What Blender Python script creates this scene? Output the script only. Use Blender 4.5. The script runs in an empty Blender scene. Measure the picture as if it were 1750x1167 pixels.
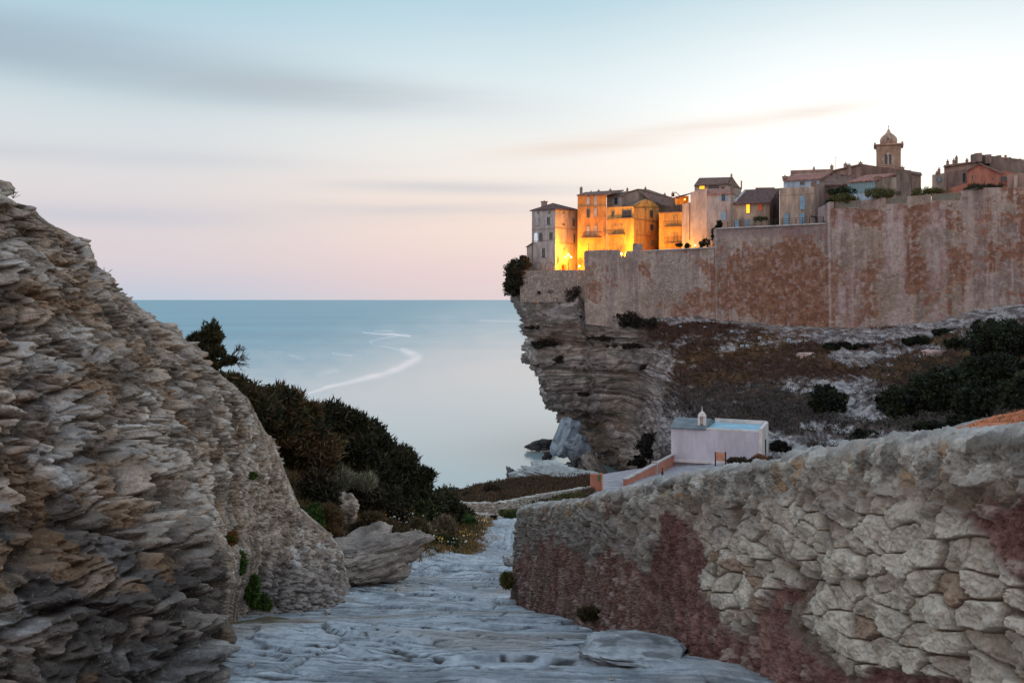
import bpy, math, random
import numpy as np
from mathutils import Vector
# ------------------------------------------------------------------ camera
F = 1750*35/36.0; HY = 512.0; CX = 875.0; ZC = 50.0        # eye 50 m above the sea
scn = bpy.context.scene
cam_d = bpy.data.cameras.new('camera'); cam = bpy.data.objects.new('camera', cam_d)
scn.collection.objects.link(cam); scn.camera = cam
cam.location = (0, 0, ZC); cam.rotation_euler = (math.radians(90), 0, 0)
cam_d.lens = 35; cam_d.sensor_width = 36; cam_d.shift_y = -(583.5-HY)/1750
cam_d.clip_start = 0.1; cam_d.clip_end = 200000
# ------------------------------------------------------------------ node helper
def lin(v):
    v = v/255.0
    return v/12.92 if v <= .04045 else ((v+.055)/1.055)**2.4
def C(r, g, b): return (lin(r), lin(g), lin(b), 1.0)
class G:
    def __init__(s, tree): s.t = tree; s.n = tree.nodes; s.l = tree.links
    def node(s, typ, ins=None, **kw):
        n = s.n.new(typ)
        for k, v in kw.items(): setattr(n, k, v)
        for k, v in (ins or {}).items():
            if isinstance(v, bpy.types.NodeSocket): s.l.new(v, n.inputs[k])
            else: n.inputs[k].default_value = v
        return n
    def m(s, op, a, b=0.0, c=0.0):
        return s.node('ShaderNodeMath', {0: a, 1: b, 2: c}, operation=op).outputs[0]
    def ss(s, v, a, b, lo=0.0, hi=1.0):
        return s.node('ShaderNodeMapRange', {0: v, 1: a, 2: b, 3: lo, 4: hi}, interpolation_type='SMOOTHSTEP').outputs[0]
    def mix(s, f, a, b, blend='MIX'):
        n = s.node('ShaderNodeMix', data_type='RGBA', blend_type=blend)
        for sk, v in ((n.inputs[0], f), (n.inputs[6], a), (n.inputs[7], b)):
            if isinstance(v, bpy.types.NodeSocket): s.l.new(v, sk)
            else: sk.default_value = v
        return n.outputs[2]
    def ramp(s, f, stops, mode='LINEAR'):
        n = s.n.new('ShaderNodeValToRGB'); r = n.color_ramp; r.interpolation = mode
        while len(r.elements) < len(stops): r.elements.new(.5)
        for e, (p, c) in zip(r.elements, stops): e.position = p; e.color = c
        s.l.new(f, n.inputs[0]); return n.outputs[0]
    def noise(s, vec, scale, detail=4, rough=.55, dist=0.0):
        return s.node('ShaderNodeTexNoise', {'Vector': vec, 'Scale': scale, 'Detail': detail, 'Roughness': rough, 'Distortion': dist}).outputs[0]
# ------------------------------------------------------------------ sky (dusk)
SUN_EL, SUN_AZ = math.radians(3.0), math.radians(24.0)
w = bpy.data.worlds.new('World'); scn.world = w; w.use_nodes = True
g = G(w.node_tree); g.n.clear()
out = g.node('ShaderNodeOutputWorld'); bg = g.node('ShaderNodeBackground'); g.l.new(bg.outputs[0], out.inputs[0])
d = g.node('ShaderNodeTexCoord').outputs['Generated']
sep = g.node('ShaderNodeSeparateXYZ', {0: d}); X, Y, Z = sep.outputs
hl = g.m('SQRT', g.m('ADD', g.m('MULTIPLY', X, X), g.m('MULTIPLY', Y, Y)))
t = g.m('DIVIDE', Z, g.m('MAXIMUM', hl, 1e-4))
az = g.m('ARCTAN2', X, Y)
def py2t(p): return (512-p)/F
tw = g.m('ADD', t, g.m('MULTIPLY', g.m('SUBTRACT', g.noise(g.node('ShaderNodeCombineXYZ', {0: g.m('MULTIPLY', az, 1.6), 1: g.m('MULTIPLY', t, 9.0)}).outputs[0], 1.5, 4), .5), .03))
def sky_ramp(lst): return g.ramp(g.m('MULTIPLY', tw, .5), [(py2t(p)*.5, C(*c)) for p, c in lst] + [(.30, C(168, 192, 208)), (.6, C(152, 174, 194)), (1, C(146, 164, 186))])
L = sky_ramp([(512, (193, 203, 218)), (485, (202, 203, 216)), (440, (218, 208, 214)), (380, (222, 213, 216)), (320, (222, 219, 221)), (230, (214, 222, 226)), (120, (198, 219, 228)), (0, (172, 207, 222))])
M = sky_ramp([(512, (220, 206, 210)), (470, (230, 208, 209)), (420, (238, 217, 211)), (360, (244, 224, 212)), (270, (240, 236, 232)), (150, (224, 236, 240)), (0, (184, 214, 227))])
R = sky_ramp([(512, (255, 236, 214)), (440, (255, 242, 222)), (360, (255, 248, 236)), (260, (255, 254, 250)), (180, (250, 254, 254)), (90, (232, 243, 247)), (0, (204, 225, 235))])
sky = g.mix(g.ss(az, -.38, -.02), L, M)
sky = g.mix(g.ss(az, -.02, .36), sky, R)
far = g.ss(g.m('ABSOLUTE', g.m('SUBTRACT', az, .35)), .9, 2.6)
sky = g.mix(far, sky, g.ramp(t, [(0, C(206, 184, 180)), (.25, C(200, 190, 192)), (.9, C(160, 172, 188))]))
# glow of the sun that has gone down behind the town
dx = g.m('DIVIDE', g.m('SUBTRACT', az, .36), .30); dt = g.m('DIVIDE', g.m('SUBTRACT', t, .11), .13)
glow = g.m('EXPONENT', g.m('MULTIPLY', g.m('ADD', g.m('MULTIPLY', dx, dx), g.m('MULTIPLY', dt, dt)), -1.0))
sky = g.mix(g.m('MULTIPLY', glow, .12), sky, (1.0, .93, .80, 1), 'ADD')
# long streaks of cloud
def cloud(sky, col, t0, tw_, a0, aw, slope, seed, amt, sx=2.2, sy=26):
    v = g.node('ShaderNodeCombineXYZ', {0: g.m('MULTIPLY', az, sx), 1: g.m('MULTIPLY', t, sy), 2: seed}).outputs[0]
    n = g.noise(v, 1.0, 5, .52, .3)
    tt = g.m('DIVIDE', g.m('SUBTRACT', g.m('SUBTRACT', t, g.m('MULTIPLY', g.m('SUBTRACT', az, a0), slope)), t0), tw_)
    aa = g.m('DIVIDE', g.m('SUBTRACT', az, a0), aw)
    e = g.m('EXPONENT', g.m('MULTIPLY', g.m('ADD', g.m('MULTIPLY', tt, tt), g.m('MULTIPLY', aa, aa)), -1.0))
    f = g.m('MULTIPLY', g.m('MULTIPLY', g.ss(n, .22, .62), e), amt)
    return g.mix(g.m('MINIMUM', f, 1.0), sky, col)
sky = cloud(sky, C(148, 170, 188), .234, .030, -.50, .20, -.01, 1.0, .70, 1.4, 10)
sky = cloud(sky, C(168, 184, 196), .214, .028, -.34, .24, -.06, 2.0, .68, 1.4, 10)
sky = cloud(sky, C(184, 192, 200), .202, .015, -.16, .14, -.05, 3.3, .95, 1.6, 14)
sky = cloud(sky, C(202, 204, 210), .112, .007, -.05, .16, -.02, 5.0, .65, 2.2, 40)
sky = cloud(sky, C(198, 200, 210), .090, .009, -.07, .15, -.01, 7.7, .65, 2.2, 40)
sky = cloud(sky, C(196, 200, 212), .078, .011, -.42, .22, 0, 9.1, .7, 2.0, 30)
sky = cloud(sky, C(236, 218, 206), .160, .009, .12, .13, .10, 4.4, .9, 2.4, 34)
sky = cloud(sky, C(232, 220, 212), .181, .006, .30, .05, .05, 6.4, .8, 3, 34)
sky = cloud(sky, C(198, 202, 212), .135, .010, -.45, .25, 0, 8.1, .6, 2.0, 30)
nish = g.node('ShaderNodeTexSky', sky_type='NISHITA', sun_disc=False, sun_elevation=SUN_EL, sun_rotation=SUN_AZ)
sky = g.mix(.004, sky, nish.outputs[0], 'ADD')
up_ = g.m('MAXIMUM', g.m('MULTIPLY', g.ss(t, .34, .8), .8), g.m('MULTIPLY', far, .85)); k_ = g.m('ADD', 1.0, up_)   # sky overhead and behind boosted to put more light on the foreground
sky = g.mix(1.0, sky, g.node('ShaderNodeCombineXYZ', {0: k_, 1: k_, 2: k_}).outputs[0], 'MULTIPLY')
g.l.new(sky, bg.inputs[0]); bg.inputs[1].default_value = 1.0
# ------------------------------------------------------------------ faint warm afterglow from behind the town
sd = bpy.data.lights.new('sun', 'SUN'); sd.energy = 0.35; sd.angle = math.radians(22); sd.color = (1, .84, .70)
sun = bpy.data.objects.new('sun', sd); scn.collection.objects.link(sun)
se, sa = math.radians(13), math.radians(58)
sun.rotation_euler = Vector((math.sin(sa)*math.cos(se), math.cos(sa)*math.cos(se), math.sin(se))).to_track_quat('Z', 'Y').to_euler()
scn.view_settings.view_transform = 'Standard'; scn.view_settings.look = 'None'
scn.view_settings.exposure = 0.0; scn.view_settings.gamma = 1.0
# ------------------------------------------------------------------ numpy noise
def _h(ix, iy, iz, seed):
    with np.errstate(over='ignore'):
        h = (ix.astype(np.uint32)*np.uint32(374761393) + iy.astype(np.uint32)*np.uint32(668265263)
             + iz.astype(np.uint32)*np.uint32(2147483647) + np.uint32((seed*974634777) & 0xffffffff))
        h = (h ^ (h >> np.uint32(13)))*np.uint32(1274126177); h = (h ^ (h >> np.uint32(16)))*np.uint32(2246822519)
        h ^= h >> np.uint32(13)
    return (h & np.uint32(0xffffff)).astype(np.float32)/16777216.0
def vn(x, y, z, seed=0):
    x, y, z = (np.asarray(a, np.float32) for a in np.broadcast_arrays(x, y, z))
    fx, fy, fz = np.floor(x), np.floor(y), np.floor(z)
    ix, iy, iz = fx.astype(np.int64), fy.astype(np.int64), fz.astype(np.int64)
    u, v, w_ = x-fx, y-fy, z-fz
    u, v, w_ = (a*a*(3-2*a) for a in (u, v, w_)); r = 0
    for i in (0, 1):
        for j in (0, 1):
            for k in (0, 1):
                r = r + _h(ix+i, iy+j, iz+k, seed)*(u if i else 1-u)*(v if j else 1-v)*(w_ if k else 1-w_)
    return r*2-1
def fbm(x, y, z, seed=0, oct=4, gain=.5):
    r, a, s = 0, 1.0, 1.0
    for o in range(oct):
        r = r + a*vn(x*s, y*s, z*s, seed+o*17); a *= gain; s *= 2.03
    return r
def worley(x, y, z, seed=0, jit=.9, dim=3):
    x, y, z = (np.asarray(a, np.float32) for a in np.broadcast_arrays(x, y, z))
    ix, iy, iz = (np.floor(a).astype(np.int64) for a in (x, y, z))
    f1 = np.full(x.shape, 9., np.float32); f2 = f1.copy(); cid = np.zeros(x.shape, np.float32)
    for i in (-1, 0, 1):
        for j in (-1, 0, 1):
            for k in ((-1, 0, 1) if dim == 3 else (0,)):
                cx, cy, cz = ix+i, iy+j, iz+k
                px = cx+.5+jit*(_h(cx, cy, cz, seed)-.5); py = cy+.5+jit*(_h(cx, cy, cz, seed+1)-.5)
                dd = (px-x)**2+(py-y)**2
                if dim == 3: dd = dd + (cz+.5+jit*(_h(cx, cy, cz, seed+2)-.5)-z)**2
                d_ = np.sqrt(dd)
                near = d_ < f1; f2 = np.where(near, f1, np.minimum(f2, d_))
                cid = np.where(near, _h(cx, cy, cz, seed+3), cid); f1 = np.where(near, d_, f1)
    return f1, f2, cid
def sst(a, b, v):
    t_ = np.clip((v-a)/(b-a), 0, 1); return t_*t_*(3-2*t_)
def lerp(a, b, f): return a+(b-a)*f
def rbf(pts, vals, smooth=0.0, scale=(1, 1)):
    P = np.array(pts, float)/np.array(scale); n = len(P); v = np.array(vals, float)
    K = np.sqrt(((P[:, None]-P[None])**2).sum(-1)) + np.eye(n)*smooth
    A = np.zeros((n+3, n+3)); A[:n, :n] = K; A[:n, n] = 1; A[:n, n+1:] = P; A[n, :n] = 1; A[n+1:, :n] = P.T
    s = np.linalg.solve(A, np.r_[v, 0, 0, 0])
    def f(a, b):
        a, b = np.broadcast_arrays(np.asarray(a, float)/scale[0], np.asarray(b, float)/scale[1])
        r = s[n]+s[n+1]*a+s[n+2]*b
        for q in range(n): r = r+s[q]*np.sqrt((a-P[q, 0])**2+(b-P[q, 1])**2)
        return r
    return f
def rb3(q, sm=.02, sc=(100, 100)): return rbf([(a, b_) for a, b_, c in q], [c for a, b_, c in q], sm, sc)
def inpoly(px, py, poly):
    r = np.zeros(np.broadcast(px, py).shape, bool); n = len(poly)
    for i in range(n):
        (x1, y1), (x2, y2) = poly[i], poly[(i+1) % n]
        if y1 == y2: continue
        c = ((y1 > py) != (y2 > py)) & (px < (x2-x1)*(py-y1)/(y2-y1)+x1); r ^= c
    return r
def blob(px, py, lst):
    """soft union of ellipses (cx, cy, rx, ry[, strength])"""
    r = 0
    for e in lst:
        k = e[4] if len(e) > 4 else 1.0
        r = np.maximum(r, k*np.exp(-(((px-e[0])/e[2])**2+((py-e[1])/e[3])**2)*.9))
    return r
def P3(px, py, D): return np.stack(np.broadcast_arrays((px-CX)/F*D, np.asarray(D, float), ZC+(HY-py)/F*D), -1)
def pt(px, py, D): return Vector(((px-CX)/F*D, D, ZC+(HY-py)/F*D))
def zz(py, D): return ZC+(HY-py)/F*D
# ------------------------------------------------------------------ mesh helpers
def link(o, parent=None):
    scn.collection.objects.link(o)
    if parent is not None: o.parent = parent
    return o
def raw_mesh(name, V, FCS, mat, col=None, smooth=True, parent=None, off=(0, 0, 0)):
    """V (n,3); FCS (m,k) uniform polygons; col per-vertex rgb"""
    V = np.asarray(V, np.float32).reshape(-1, 3)-np.array(off, np.float32); FCS = np.asarray(FCS, np.int32)
    me = bpy.data.meshes.new(name); k = FCS.shape[1]; m = len(FCS)
    me.vertices.add(len(V)); me.vertices.foreach_set('co', V.ravel())
    me.loops.add(m*k); me.loops.foreach_set('vertex_index', FCS.ravel())
    me.polygons.add(m); me.polygons.foreach_set('loop_start', np.arange(0, m*k, k, dtype=np.int32))
    me.polygons.foreach_set('loop_total', np.full(m, k, np.int32))
    me.polygons.foreach_set('use_smooth', np.full(m, smooth)); me.update(calc_edges=True)
    if col is not None:
        a = me.color_attributes.new('Col', 'FLOAT_COLOR', 'POINT')
        c4 = np.ones((len(V), 4), np.float32); c4[:, :3] = np.asarray(col, np.float32).reshape(-1, 3)
        a.data.foreach_set('color', c4.ravel())
    me.materials.append(mat)
    return link(bpy.data.objects.new(name, me), parent)
def grid_faces(n, m):
    i = np.arange(n-1)[:, None]*m+np.arange(m-1)[None]
    return np.stack([i, i+m, i+m+1, i+1], -1).reshape(-1, 4)
def grid_mesh(name, P, col, mat, parent=None, flip=False, off=(0, 0, 0)):
    n, m = P.shape[:2]; fc = grid_faces(n, m)
    if flip: fc = fc[:, ::-1]
    return raw_mesh(name, P.reshape(-1, 3), fc, mat, None if col is None else col.reshape(-1, 3), True, parent, off)
def normals(P):
    a = np.gradient(P, axis=0); b = np.gradient(P, axis=1); n = np.cross(a, b)
    return n/np.maximum(np.linalg.norm(n, axis=-1, keepdims=True), 1e-9)
def blurN(N, k, n=2):
    for _ in range(n):
        for ax in (0, 1):
            p = np.concatenate([np.repeat(N.take([0], ax), k, ax), N, np.repeat(N.take([-1], ax), k, ax)], ax); c = np.cumsum(p, ax); c = np.concatenate([np.zeros_like(c.take([0], ax)), c], ax)
            m_ = N.shape[ax]; i_ = np.arange(m_); N = (c.take(i_+2*k+1, ax)-c.take(i_, ax))/(2*k+1)
    return N/np.maximum(np.linalg.norm(N, axis=-1, keepdims=True), 1e-9)
def tag(o, label=None, cat=None, group=None, kind=None):
    if label: o['label'] = label
    if cat: o['category'] = cat
    if group: o['group'] = group
    if kind: o['kind'] = kind
    return o
def thing(name, loc, label, cat, group=None):
    o = bpy.data.objects.new(name, None); o.location = loc; o.empty_display_size = .2; link(o)
    return tag(o, label, cat, group)
class MB:
    """collects shapes, links them as ONE mesh"""
    def __init__(s): s.v = []; s.f = []
    def add(s, vs, fs):
        k = len(s.v); s.v += [tuple(p) for p in vs]; s.f += [tuple(i+k for i in f) for f in fs]; return s
    def prism(s, foot, z0, zt):
        n = len(foot); zt = zt if hasattr(zt, '__len__') else [zt]*n; z0 = z0 if hasattr(z0, '__len__') else [z0]*n
        vs = [(x, y, z0[i]) for i, (x, y) in enumerate(foot)]+[(x, y, zt[i]) for i, (x, y) in enumerate(foot)]
        return s.add(vs, [tuple(range(n))[::-1], tuple(range(n, 2*n))]+[(i, (i+1) % n, n+(i+1) % n, n+i) for i in range(n)])
    def slab(s, pts, th):
        """polygon pushed down by th"""
        n = len(pts); return s.add([tuple(p) for p in pts]+[(p[0], p[1], p[2]-th) for p in pts],
            [tuple(range(n)), tuple(range(n, 2*n))[::-1]]+[(i, n+i, n+(i+1) % n, (i+1) % n) for i in range(n)])
    def bar(s, a, b, r, sides=6, r2=None):
        a, b = Vector(a), Vector(b); d_ = (b-a).normalized(); u = d_.orthogonal().normalized(); v = d_.cross(u); r2 = r if r2 is None else r2
        vs = [a+(u*math.cos(6.2832*i/sides)+v*math.sin(6.2832*i/sides))*r for i in range(sides)]+[b+(u*math.cos(6.2832*i/sides)+v*math.sin(6.2832*i/sides))*r2 for i in range(sides)]
        return s.add(vs, [tuple(range(sides))[::-1], tuple(range(sides, 2*sides))]+[(i, (i+1) % sides, sides+(i+1) % sides, sides+i) for i in range(sides)])
    def box(s, c, ax, half):
        """c centre, ax three unit vectors, half three half sizes"""
        c = Vector(c); A = [Vector(a) for a in ax]; vs = []
        for i in (-1, 1):
            for j in (-1, 1):
                for k in (-1, 1): vs.append(c+A[0]*i*half[0]+A[1]*j*half[1]+A[2]*k*half[2])
        return s.add(vs, [(0, 1, 3, 2), (4, 6, 7, 5), (0, 4, 5, 1), (2, 3, 7, 6), (0, 2, 6, 4), (1, 5, 7, 3)])
    def lathe(s, c, prof, sides=16, rot=0.0):
        vs = [(c[0]+r*math.cos(6.28319*i/sides+rot), c[1]+r*math.sin(6.28319*i/sides+rot), c[2]+z) for r, z in prof for i in range(sides)]
        fs = [(a*sides+i, a*sides+(i+1) % sides, (a+1)*sides+(i+1) % sides, (a+1)*sides+i) for a in range(len(prof)-1) for i in range(sides)]
        fs += [tuple(range(sides))[::-1], tuple((len(prof)-1)*sides+i for i in range(sides))]
        return s.add(vs, fs)
    def build(s, name, mat, parent=None, smooth=False, label=None):
        me = bpy.data.meshes.new(name); off = Vector((0, 0, 0)); p = parent
        while p is not None: off += p.location; p = p.parent
        me.from_pydata([tuple(Vector(v)-off) for v in s.v], [], s.f); me.validate(); me.update()
        import bmesh
        bm = bmesh.new(); bm.from_mesh(me); bmesh.ops.recalc_face_normals(bm, faces=bm.faces)
        for f_ in bm.faces: f_.smooth = smooth
        bm.to_mesh(me); bm.free(); me.materials.append(mat)
        o = link(bpy.data.objects.new(name, me), parent)
        if label: o['label'] = label
        return o
# ------------------------------------------------------------------ materials
def new_mat(name):
    m = bpy.data.materials.new(name); m.use_nodes = True; g = G(m.node_tree); g.n.clear()
    o = g.node('ShaderNodeOutputMaterial'); b = g.node('ShaderNodeBsdfPrincipled'); g.l.new(b.outputs[0], o.inputs[0])
    b.inputs['Specular IOR Level'].default_value = .25
    return m, g, b
def vcol_mat(name, scale=8.0, amt=.35, bump=.02, bscale=30.0, rough=.9, fine=(1, 1, 1), spec=.2, speck=None, trans=0.0):
    """vertex-coloured natural surface with fine grain and relief"""
    m, g, b = new_mat(name); co = g.node('ShaderNodeTexCoord').outputs['Object']
    co = g.node('ShaderNodeMapping', {'Vector': co, 'Scale': fine}).outputs[0]
    c = g.node('ShaderNodeVertexColor', layer_name='Col').outputs[0]
    n1 = g.noise(co, scale, 8, .65); n2 = g.noise(co, scale*5.3, 5, .7)
    f = g.m('ADD', g.m('MULTIPLY', n1, .6), g.m('MULTIPLY', n2, .4))
    k = g.ss(f, .33, .67, 1-amt, 1+amt)
    c = g.mix(1.0, c, g.node('ShaderNodeCombineXYZ', {0: k, 1: k, 2: k}).outputs[0], 'MULTIPLY')
    if speck:
        sc, th, col, am = speck; n3 = g.noise(co, sc, 6, .7); c = g.mix(g.m('MULTIPLY', g.ss(n3, th, th+.06), am), c, col)
    g.l.new(c, b.inputs['Base Color']); b.inputs['Roughness'].default_value = rough; b.inputs['Specular IOR Level'].default_value = spec
    if bump:
        h = g.m('ADD', g.noise(co, bscale, 9, .68), g.m('MULTIPLY', g.node('ShaderNodeTexVoronoi', {'Vector': co, 'Scale': bscale*1.7}).outputs[0], .35))
        bp = g.node('ShaderNodeBump', {'Height': h, 'Distance': bump, 'Strength': 1.0}); g.l.new(bp.outputs[0], b.inputs['Normal'])
    return m
def plain(name, col, col2=None, scale=1.0, rough=.85, stretch=(1, 1, 1), bump=0, emit=None, metal=0, spec=.3, th=(.35, .65)):
    m, g, b = new_mat(name); co = g.node('ShaderNodeTexCoord').outputs['Object']
    co = g.node('ShaderNodeMapping', {'Vector': co, 'Scale': stretch}).outputs[0]
    col2 = col2 or tuple([c*.72 for c in col[:3]]+[1])
    n = g.noise(co, scale, 8, .65)
    g.l.new(g.mix(g.ss(n, *th), col, col2), b.inputs['Base Color'])
    b.inputs['Roughness'].default_value = rough; b.inputs['Metallic'].default_value = metal; b.inputs['Specular IOR Level'].default_value = spec
    if bump: g.l.new(g.node('ShaderNodeBump', {'Height': g.noise(co, scale*6, 6, .7), 'Distance': bump}).outputs[0], b.inputs['Normal'])
    if emit: b.inputs['Emission Color'].default_value = emit[0]; b.inputs['Emission Strength'].default_value = emit[1]
    return m
def cv(r, g_, b): return np.array([lin(r), lin(g_), lin(b)])
def cmix(a, b, f): return a+(b-a)*np.asarray(f)[..., None]
# ================================================================== SEA
def seg_d(px, py, pts):
    """distance to a polyline and the parameter along it"""
    best = np.full(np.broadcast(px, py).shape, 1e9); tt = best*0; n = len(pts)-1
    for i in range(n):
        (x1, y1), (x2, y2) = pts[i], pts[i+1]; L2 = (x2-x1)**2+(y2-y1)**2
        u = np.clip(((px-x1)*(x2-x1)+(py-y1)*(y2-y1))/L2, 0, 1)
        d_ = np.hypot(px-(x1+u*(x2-x1)), py-(y1+u*(y2-y1)))
        tt = np.where(d_ < best, (i+u)/n, tt); best = np.minimum(best, d_)
    return best, tt
sD = np.unique(np.concatenate([np.geomspace(60, 200, 12), ZC*F/(np.linspace(690, 540, 420)-HY), np.geomspace(3100, 120000, 60)]))
sT = np.unique(np.concatenate([np.linspace(-3, -.36, 12), np.linspace(-.34, -.02, 420), np.linspace(0, 3, 24)]))
Dg, Tg = np.meshgrid(sD, sT, indexing='ij')
spx = Tg*F+CX; spy = HY+ZC*F/Dg
# foam line drawn in the sea's own plane
n_ = fbm(spx*.03, spy*.12, 0, 5, 4)
foam = 0
for pts, w0, w1, k in (([(515, 676), (560, 662), (610, 650), (650, 641), (680, 631), (700, 620), (714, 611)], 1.6, 6, .75),
                       ([(714, 611), (700, 604), (688, 598)], 6, 4, .6),
                       ([(690, 600), (665, 594), (640, 590), (632, 584), (650, 579), (680, 575), (697, 573)], 1.0, 1.4, .3),
                       ([(620, 568), (650, 571), (700, 575)], .9, 1.3, .8), ([(640, 565), (672, 567)], .7, .7, .5),
                       ([(568, 603), (600, 608)], 1.6, 1.6, .35), ([(495, 607), (518, 613)], 2, 2, .25), ([(460, 600), (482, 602)], 1.4, 1.4, .2),
                       ([(545, 640), (575, 632)], 4, 4, .22), ([(820, 548), (880, 550)], .8, .8, .4)):
    d_, tt = seg_d(spx, spy+n_*1.2, pts); w_ = lerp(w0, w1, tt)
    foam = np.maximum(foam, k*np.exp(-(d_/w_)**2*.8)*(.82+.3*n_))
foam = np.clip(foam, 0, 1)
m_sea, g, b = new_mat('sea_water')
co = g.node('ShaderNodeTexCoord').outputs['Object']
fo = g.node('ShaderNodeVertexColor', layer_name='Col').outputs[0]
big = g.noise(g.node('ShaderNodeMapping', {'Vector': co, 'Scale': (.0012, .004, 1)}).outputs[0], 1.0, 5, .6)
fs = g.node('ShaderNodeSeparateColor', {0: fo}).outputs
base = g.mix(fs[1], g.mix(g.ss(big, .3, .7), C(50, 132, 154), C(74, 150, 168)), C(166, 190, 192))  # near water's pale base holds the bright sky's reflection as colour
g.l.new(g.mix(fs[0], base, C(250, 244, 242)), b.inputs['Base Color'])
g.l.new(g.m('SUBTRACT', .34, g.m('MULTIPLY', fs[1], .20)), b.inputs['Roughness']); b.inputs['IOR'].default_value = 1.36; b.inputs['Specular IOR Level'].default_value = .5
h = g.noise(g.node('ShaderNodeMapping', {'Vector': co, 'Scale': (.03, .10, 1)}).outputs[0], 1.0, 5, .55)
g.l.new(g.node('ShaderNodeBump', {'Height': h, 'Distance': .12, 'Strength': .3}).outputs[0], b.inputs['Normal'])
calm = sst(550, 720, spy+70*sst(450, 900, spx)+7*n_)  # smoother near water; also drives its painted pale reflection
grid_mesh('sea', np.stack([Tg*Dg, Dg, Dg*0], -1), np.stack([foam, calm, foam*0], -1), m_sea)['kind'] = 'structure'
# ================================================================== LAND: base height field
gD = [0, 6.3, 8.5, 17.5, 28, 34, 44, 62, 75]
gZ = [-1.5, -2.43, -3.0, -5.33, -7.5, -8.75, -10.6, -13.7, -15.4]
def gpath(D): return np.interp(D, gD, gZ)
ctl = [(x, D, gpath(D)) for D in (1, 4, 6.3, 9, 13, 17.5) for x in (-6, -3.2, -1, 1.5, 3.5)]
for px, py, D in ((780, 966, 28), (860, 968, 28), (840, 940, 38), (880, 940, 36), (850, 900, 55), (885, 900, 55), (870, 885, 62),
                  (690, 975, 27), (700, 930, 33), (760, 900, 44), (800, 880, 55), (620, 960, 25), (560, 880, 26), (500, 800, 27), (430, 740, 26), (640, 850, 34), (300, 640, 30),
                  (1020, 852, 78), (960, 866, 70), (1100, 824, 92), (1160, 797, 118), (1300, 790, 116), (1060, 836, 86), (1020, 838, 88),
                  (800, 874, 70), (780, 856, 80), (900, 845, 84), (990, 838, 88), (920, 818, 100), (800, 842, 92), (1000, 816, 102),
                  (1100, 880, 40), (1300, 850, 30), (1500, 815, 22), (1750, 830, 14), (1200, 840, 60), (1500, 800, 50), (1750, 760, 40), (1750, 704, 66), (1640, 734, 68), (1850, 690, 64), (1690, 718, 67),
                  (1500, 785, 90), (1750, 700, 100), (1950, 660, 100), (2300, 640, 60), (1380, 800, 108), (2000, 760, 20), (600, 940, 50), (400, 860, 40)):
    p = pt(px, py, D); ctl.append((p.x, D, p.z-ZC))
hf = rbf([(a, b_) for a, b_, c in ctl], [c for a, b_, c in ctl], .3)
coD = [0, 20, 30, 40, 55, 70, 88, 98, 104, 110, 118, 126, 134, 150]
coX = [-22, -20, -18, -13, -9, -7.5, -6.5, -3.5, 1.5, 8, 13, 18, 22, 30]
def hland(x, y):
    z = hf(x, y); o_ = np.interp(y, coD, coX)-x+1.2*vn(x*.3, y*.3, 0, 3)
    z = z-np.where(o_ > 0, 2.2*o_+.3*o_**1.3*0, 0)
    return np.maximum(z, -56)
def hroad(x, y):
    return hland(x, y)
xs = np.concatenate([np.linspace(-60, -24, 16), np.linspace(-23, 45, 330), np.linspace(46, 80, 16)]); ys = np.concatenate([np.linspace(-14, 0, 8), np.linspace(.5, 134, 520)])
Yg, Xg = np.meshgrid(ys, xs, indexing='ij')
Zg = hland(Xg, Yg)
sp_ = Xg/np.maximum(Yg, 1)*F+CX; sq_ = HY-Zg/np.maximum(Yg, 1)*F
pavx = (Yg > 80) & (Xg > 6) & (sp_ < 1330)
under = (Yg < 80)*.35                                     # sits just under the rock of the path
n1 = fbm(Xg*.35, Yg*.35, 0, 9, 5); n2 = fbm(Xg*1.9, Yg*1.9, 0, 19, 3)
Zg2 = Zg+np.where(pavx, 0, .22*n1+.08*n2)-under*sst(0, 1, 1-np.abs(Xg+.5)/7)*(Yg < 62)
dirt = cmix(cmix(np.broadcast_to(cv(112, 92, 74), Zg.shape+(3,)), cv(84, 78, 58), sst(-.4, .5, n1)), cv(150, 140, 130), sst(.3, .7, n2))
och = blob(sp_, sq_, [(1720, 716, 130, 34)])*(Yg < 78)*(sp_ > 1550)
dirt = cmix(dirt, cv(190, 116, 82), np.clip(och*1.4, 0, 1))
wh = (sp_ > 1340)*(Yg > 80)
dirt = cmix(dirt, cv(165, 160, 160), wh*sst(.0, .5, n2+n1*.5)*.8)
dirt = cmix(dirt, cv(150, 146, 150), pavx*1.0)
m_dirt = vcol_mat('dry_soil', 1.2, .4, .04, 7.0)
grid_mesh('ground', np.stack([Xg, Yg, Zg2+ZC], -1), dirt, m_dirt, flip=True)['kind'] = 'structure'
# ================================================================== ROCK PATH
pys = np.r_[np.geomspace(2.6, 64, 900)]
lx = lambda D: np.interp(D, [2.6, 6.3, 9, 15, 17.5, 22, 27, 28.5, 31, 34, 44, 58, 64], [-2.6, -2.3, -3.6, -4.7, -3.6, -3.4, -3.3, -2.4, -1.6, -1.15, -1.15, -1.25, -2.2])
rx = lambda D: np.interp(D, [2.6, 17.5, 28, 36, 62, 64], [2.9, .9, .05, .35, 1.1, 1.2])
U, Dp = np.meshgrid(np.linspace(0, 1, 620), pys); Dp, U = Dp, U
edge_n = .35*fbm(Dp*.8, 0, 0, 31, 3)
x = lerp(lx(Dp)-.3+edge_n, rx(Dp)+.5, U); z = hroad(x, Dp)
wn = fbm(x*.35, Dp*.22, 0, 41, 4); wx = x+.5*wn; wy = Dp+1.4*fbm(x*.22, Dp*.12, 1, 43, 3)
near = 1-sst(26, 34, Dp)
disp = .055*wn*near
crk = 0*x
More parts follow.
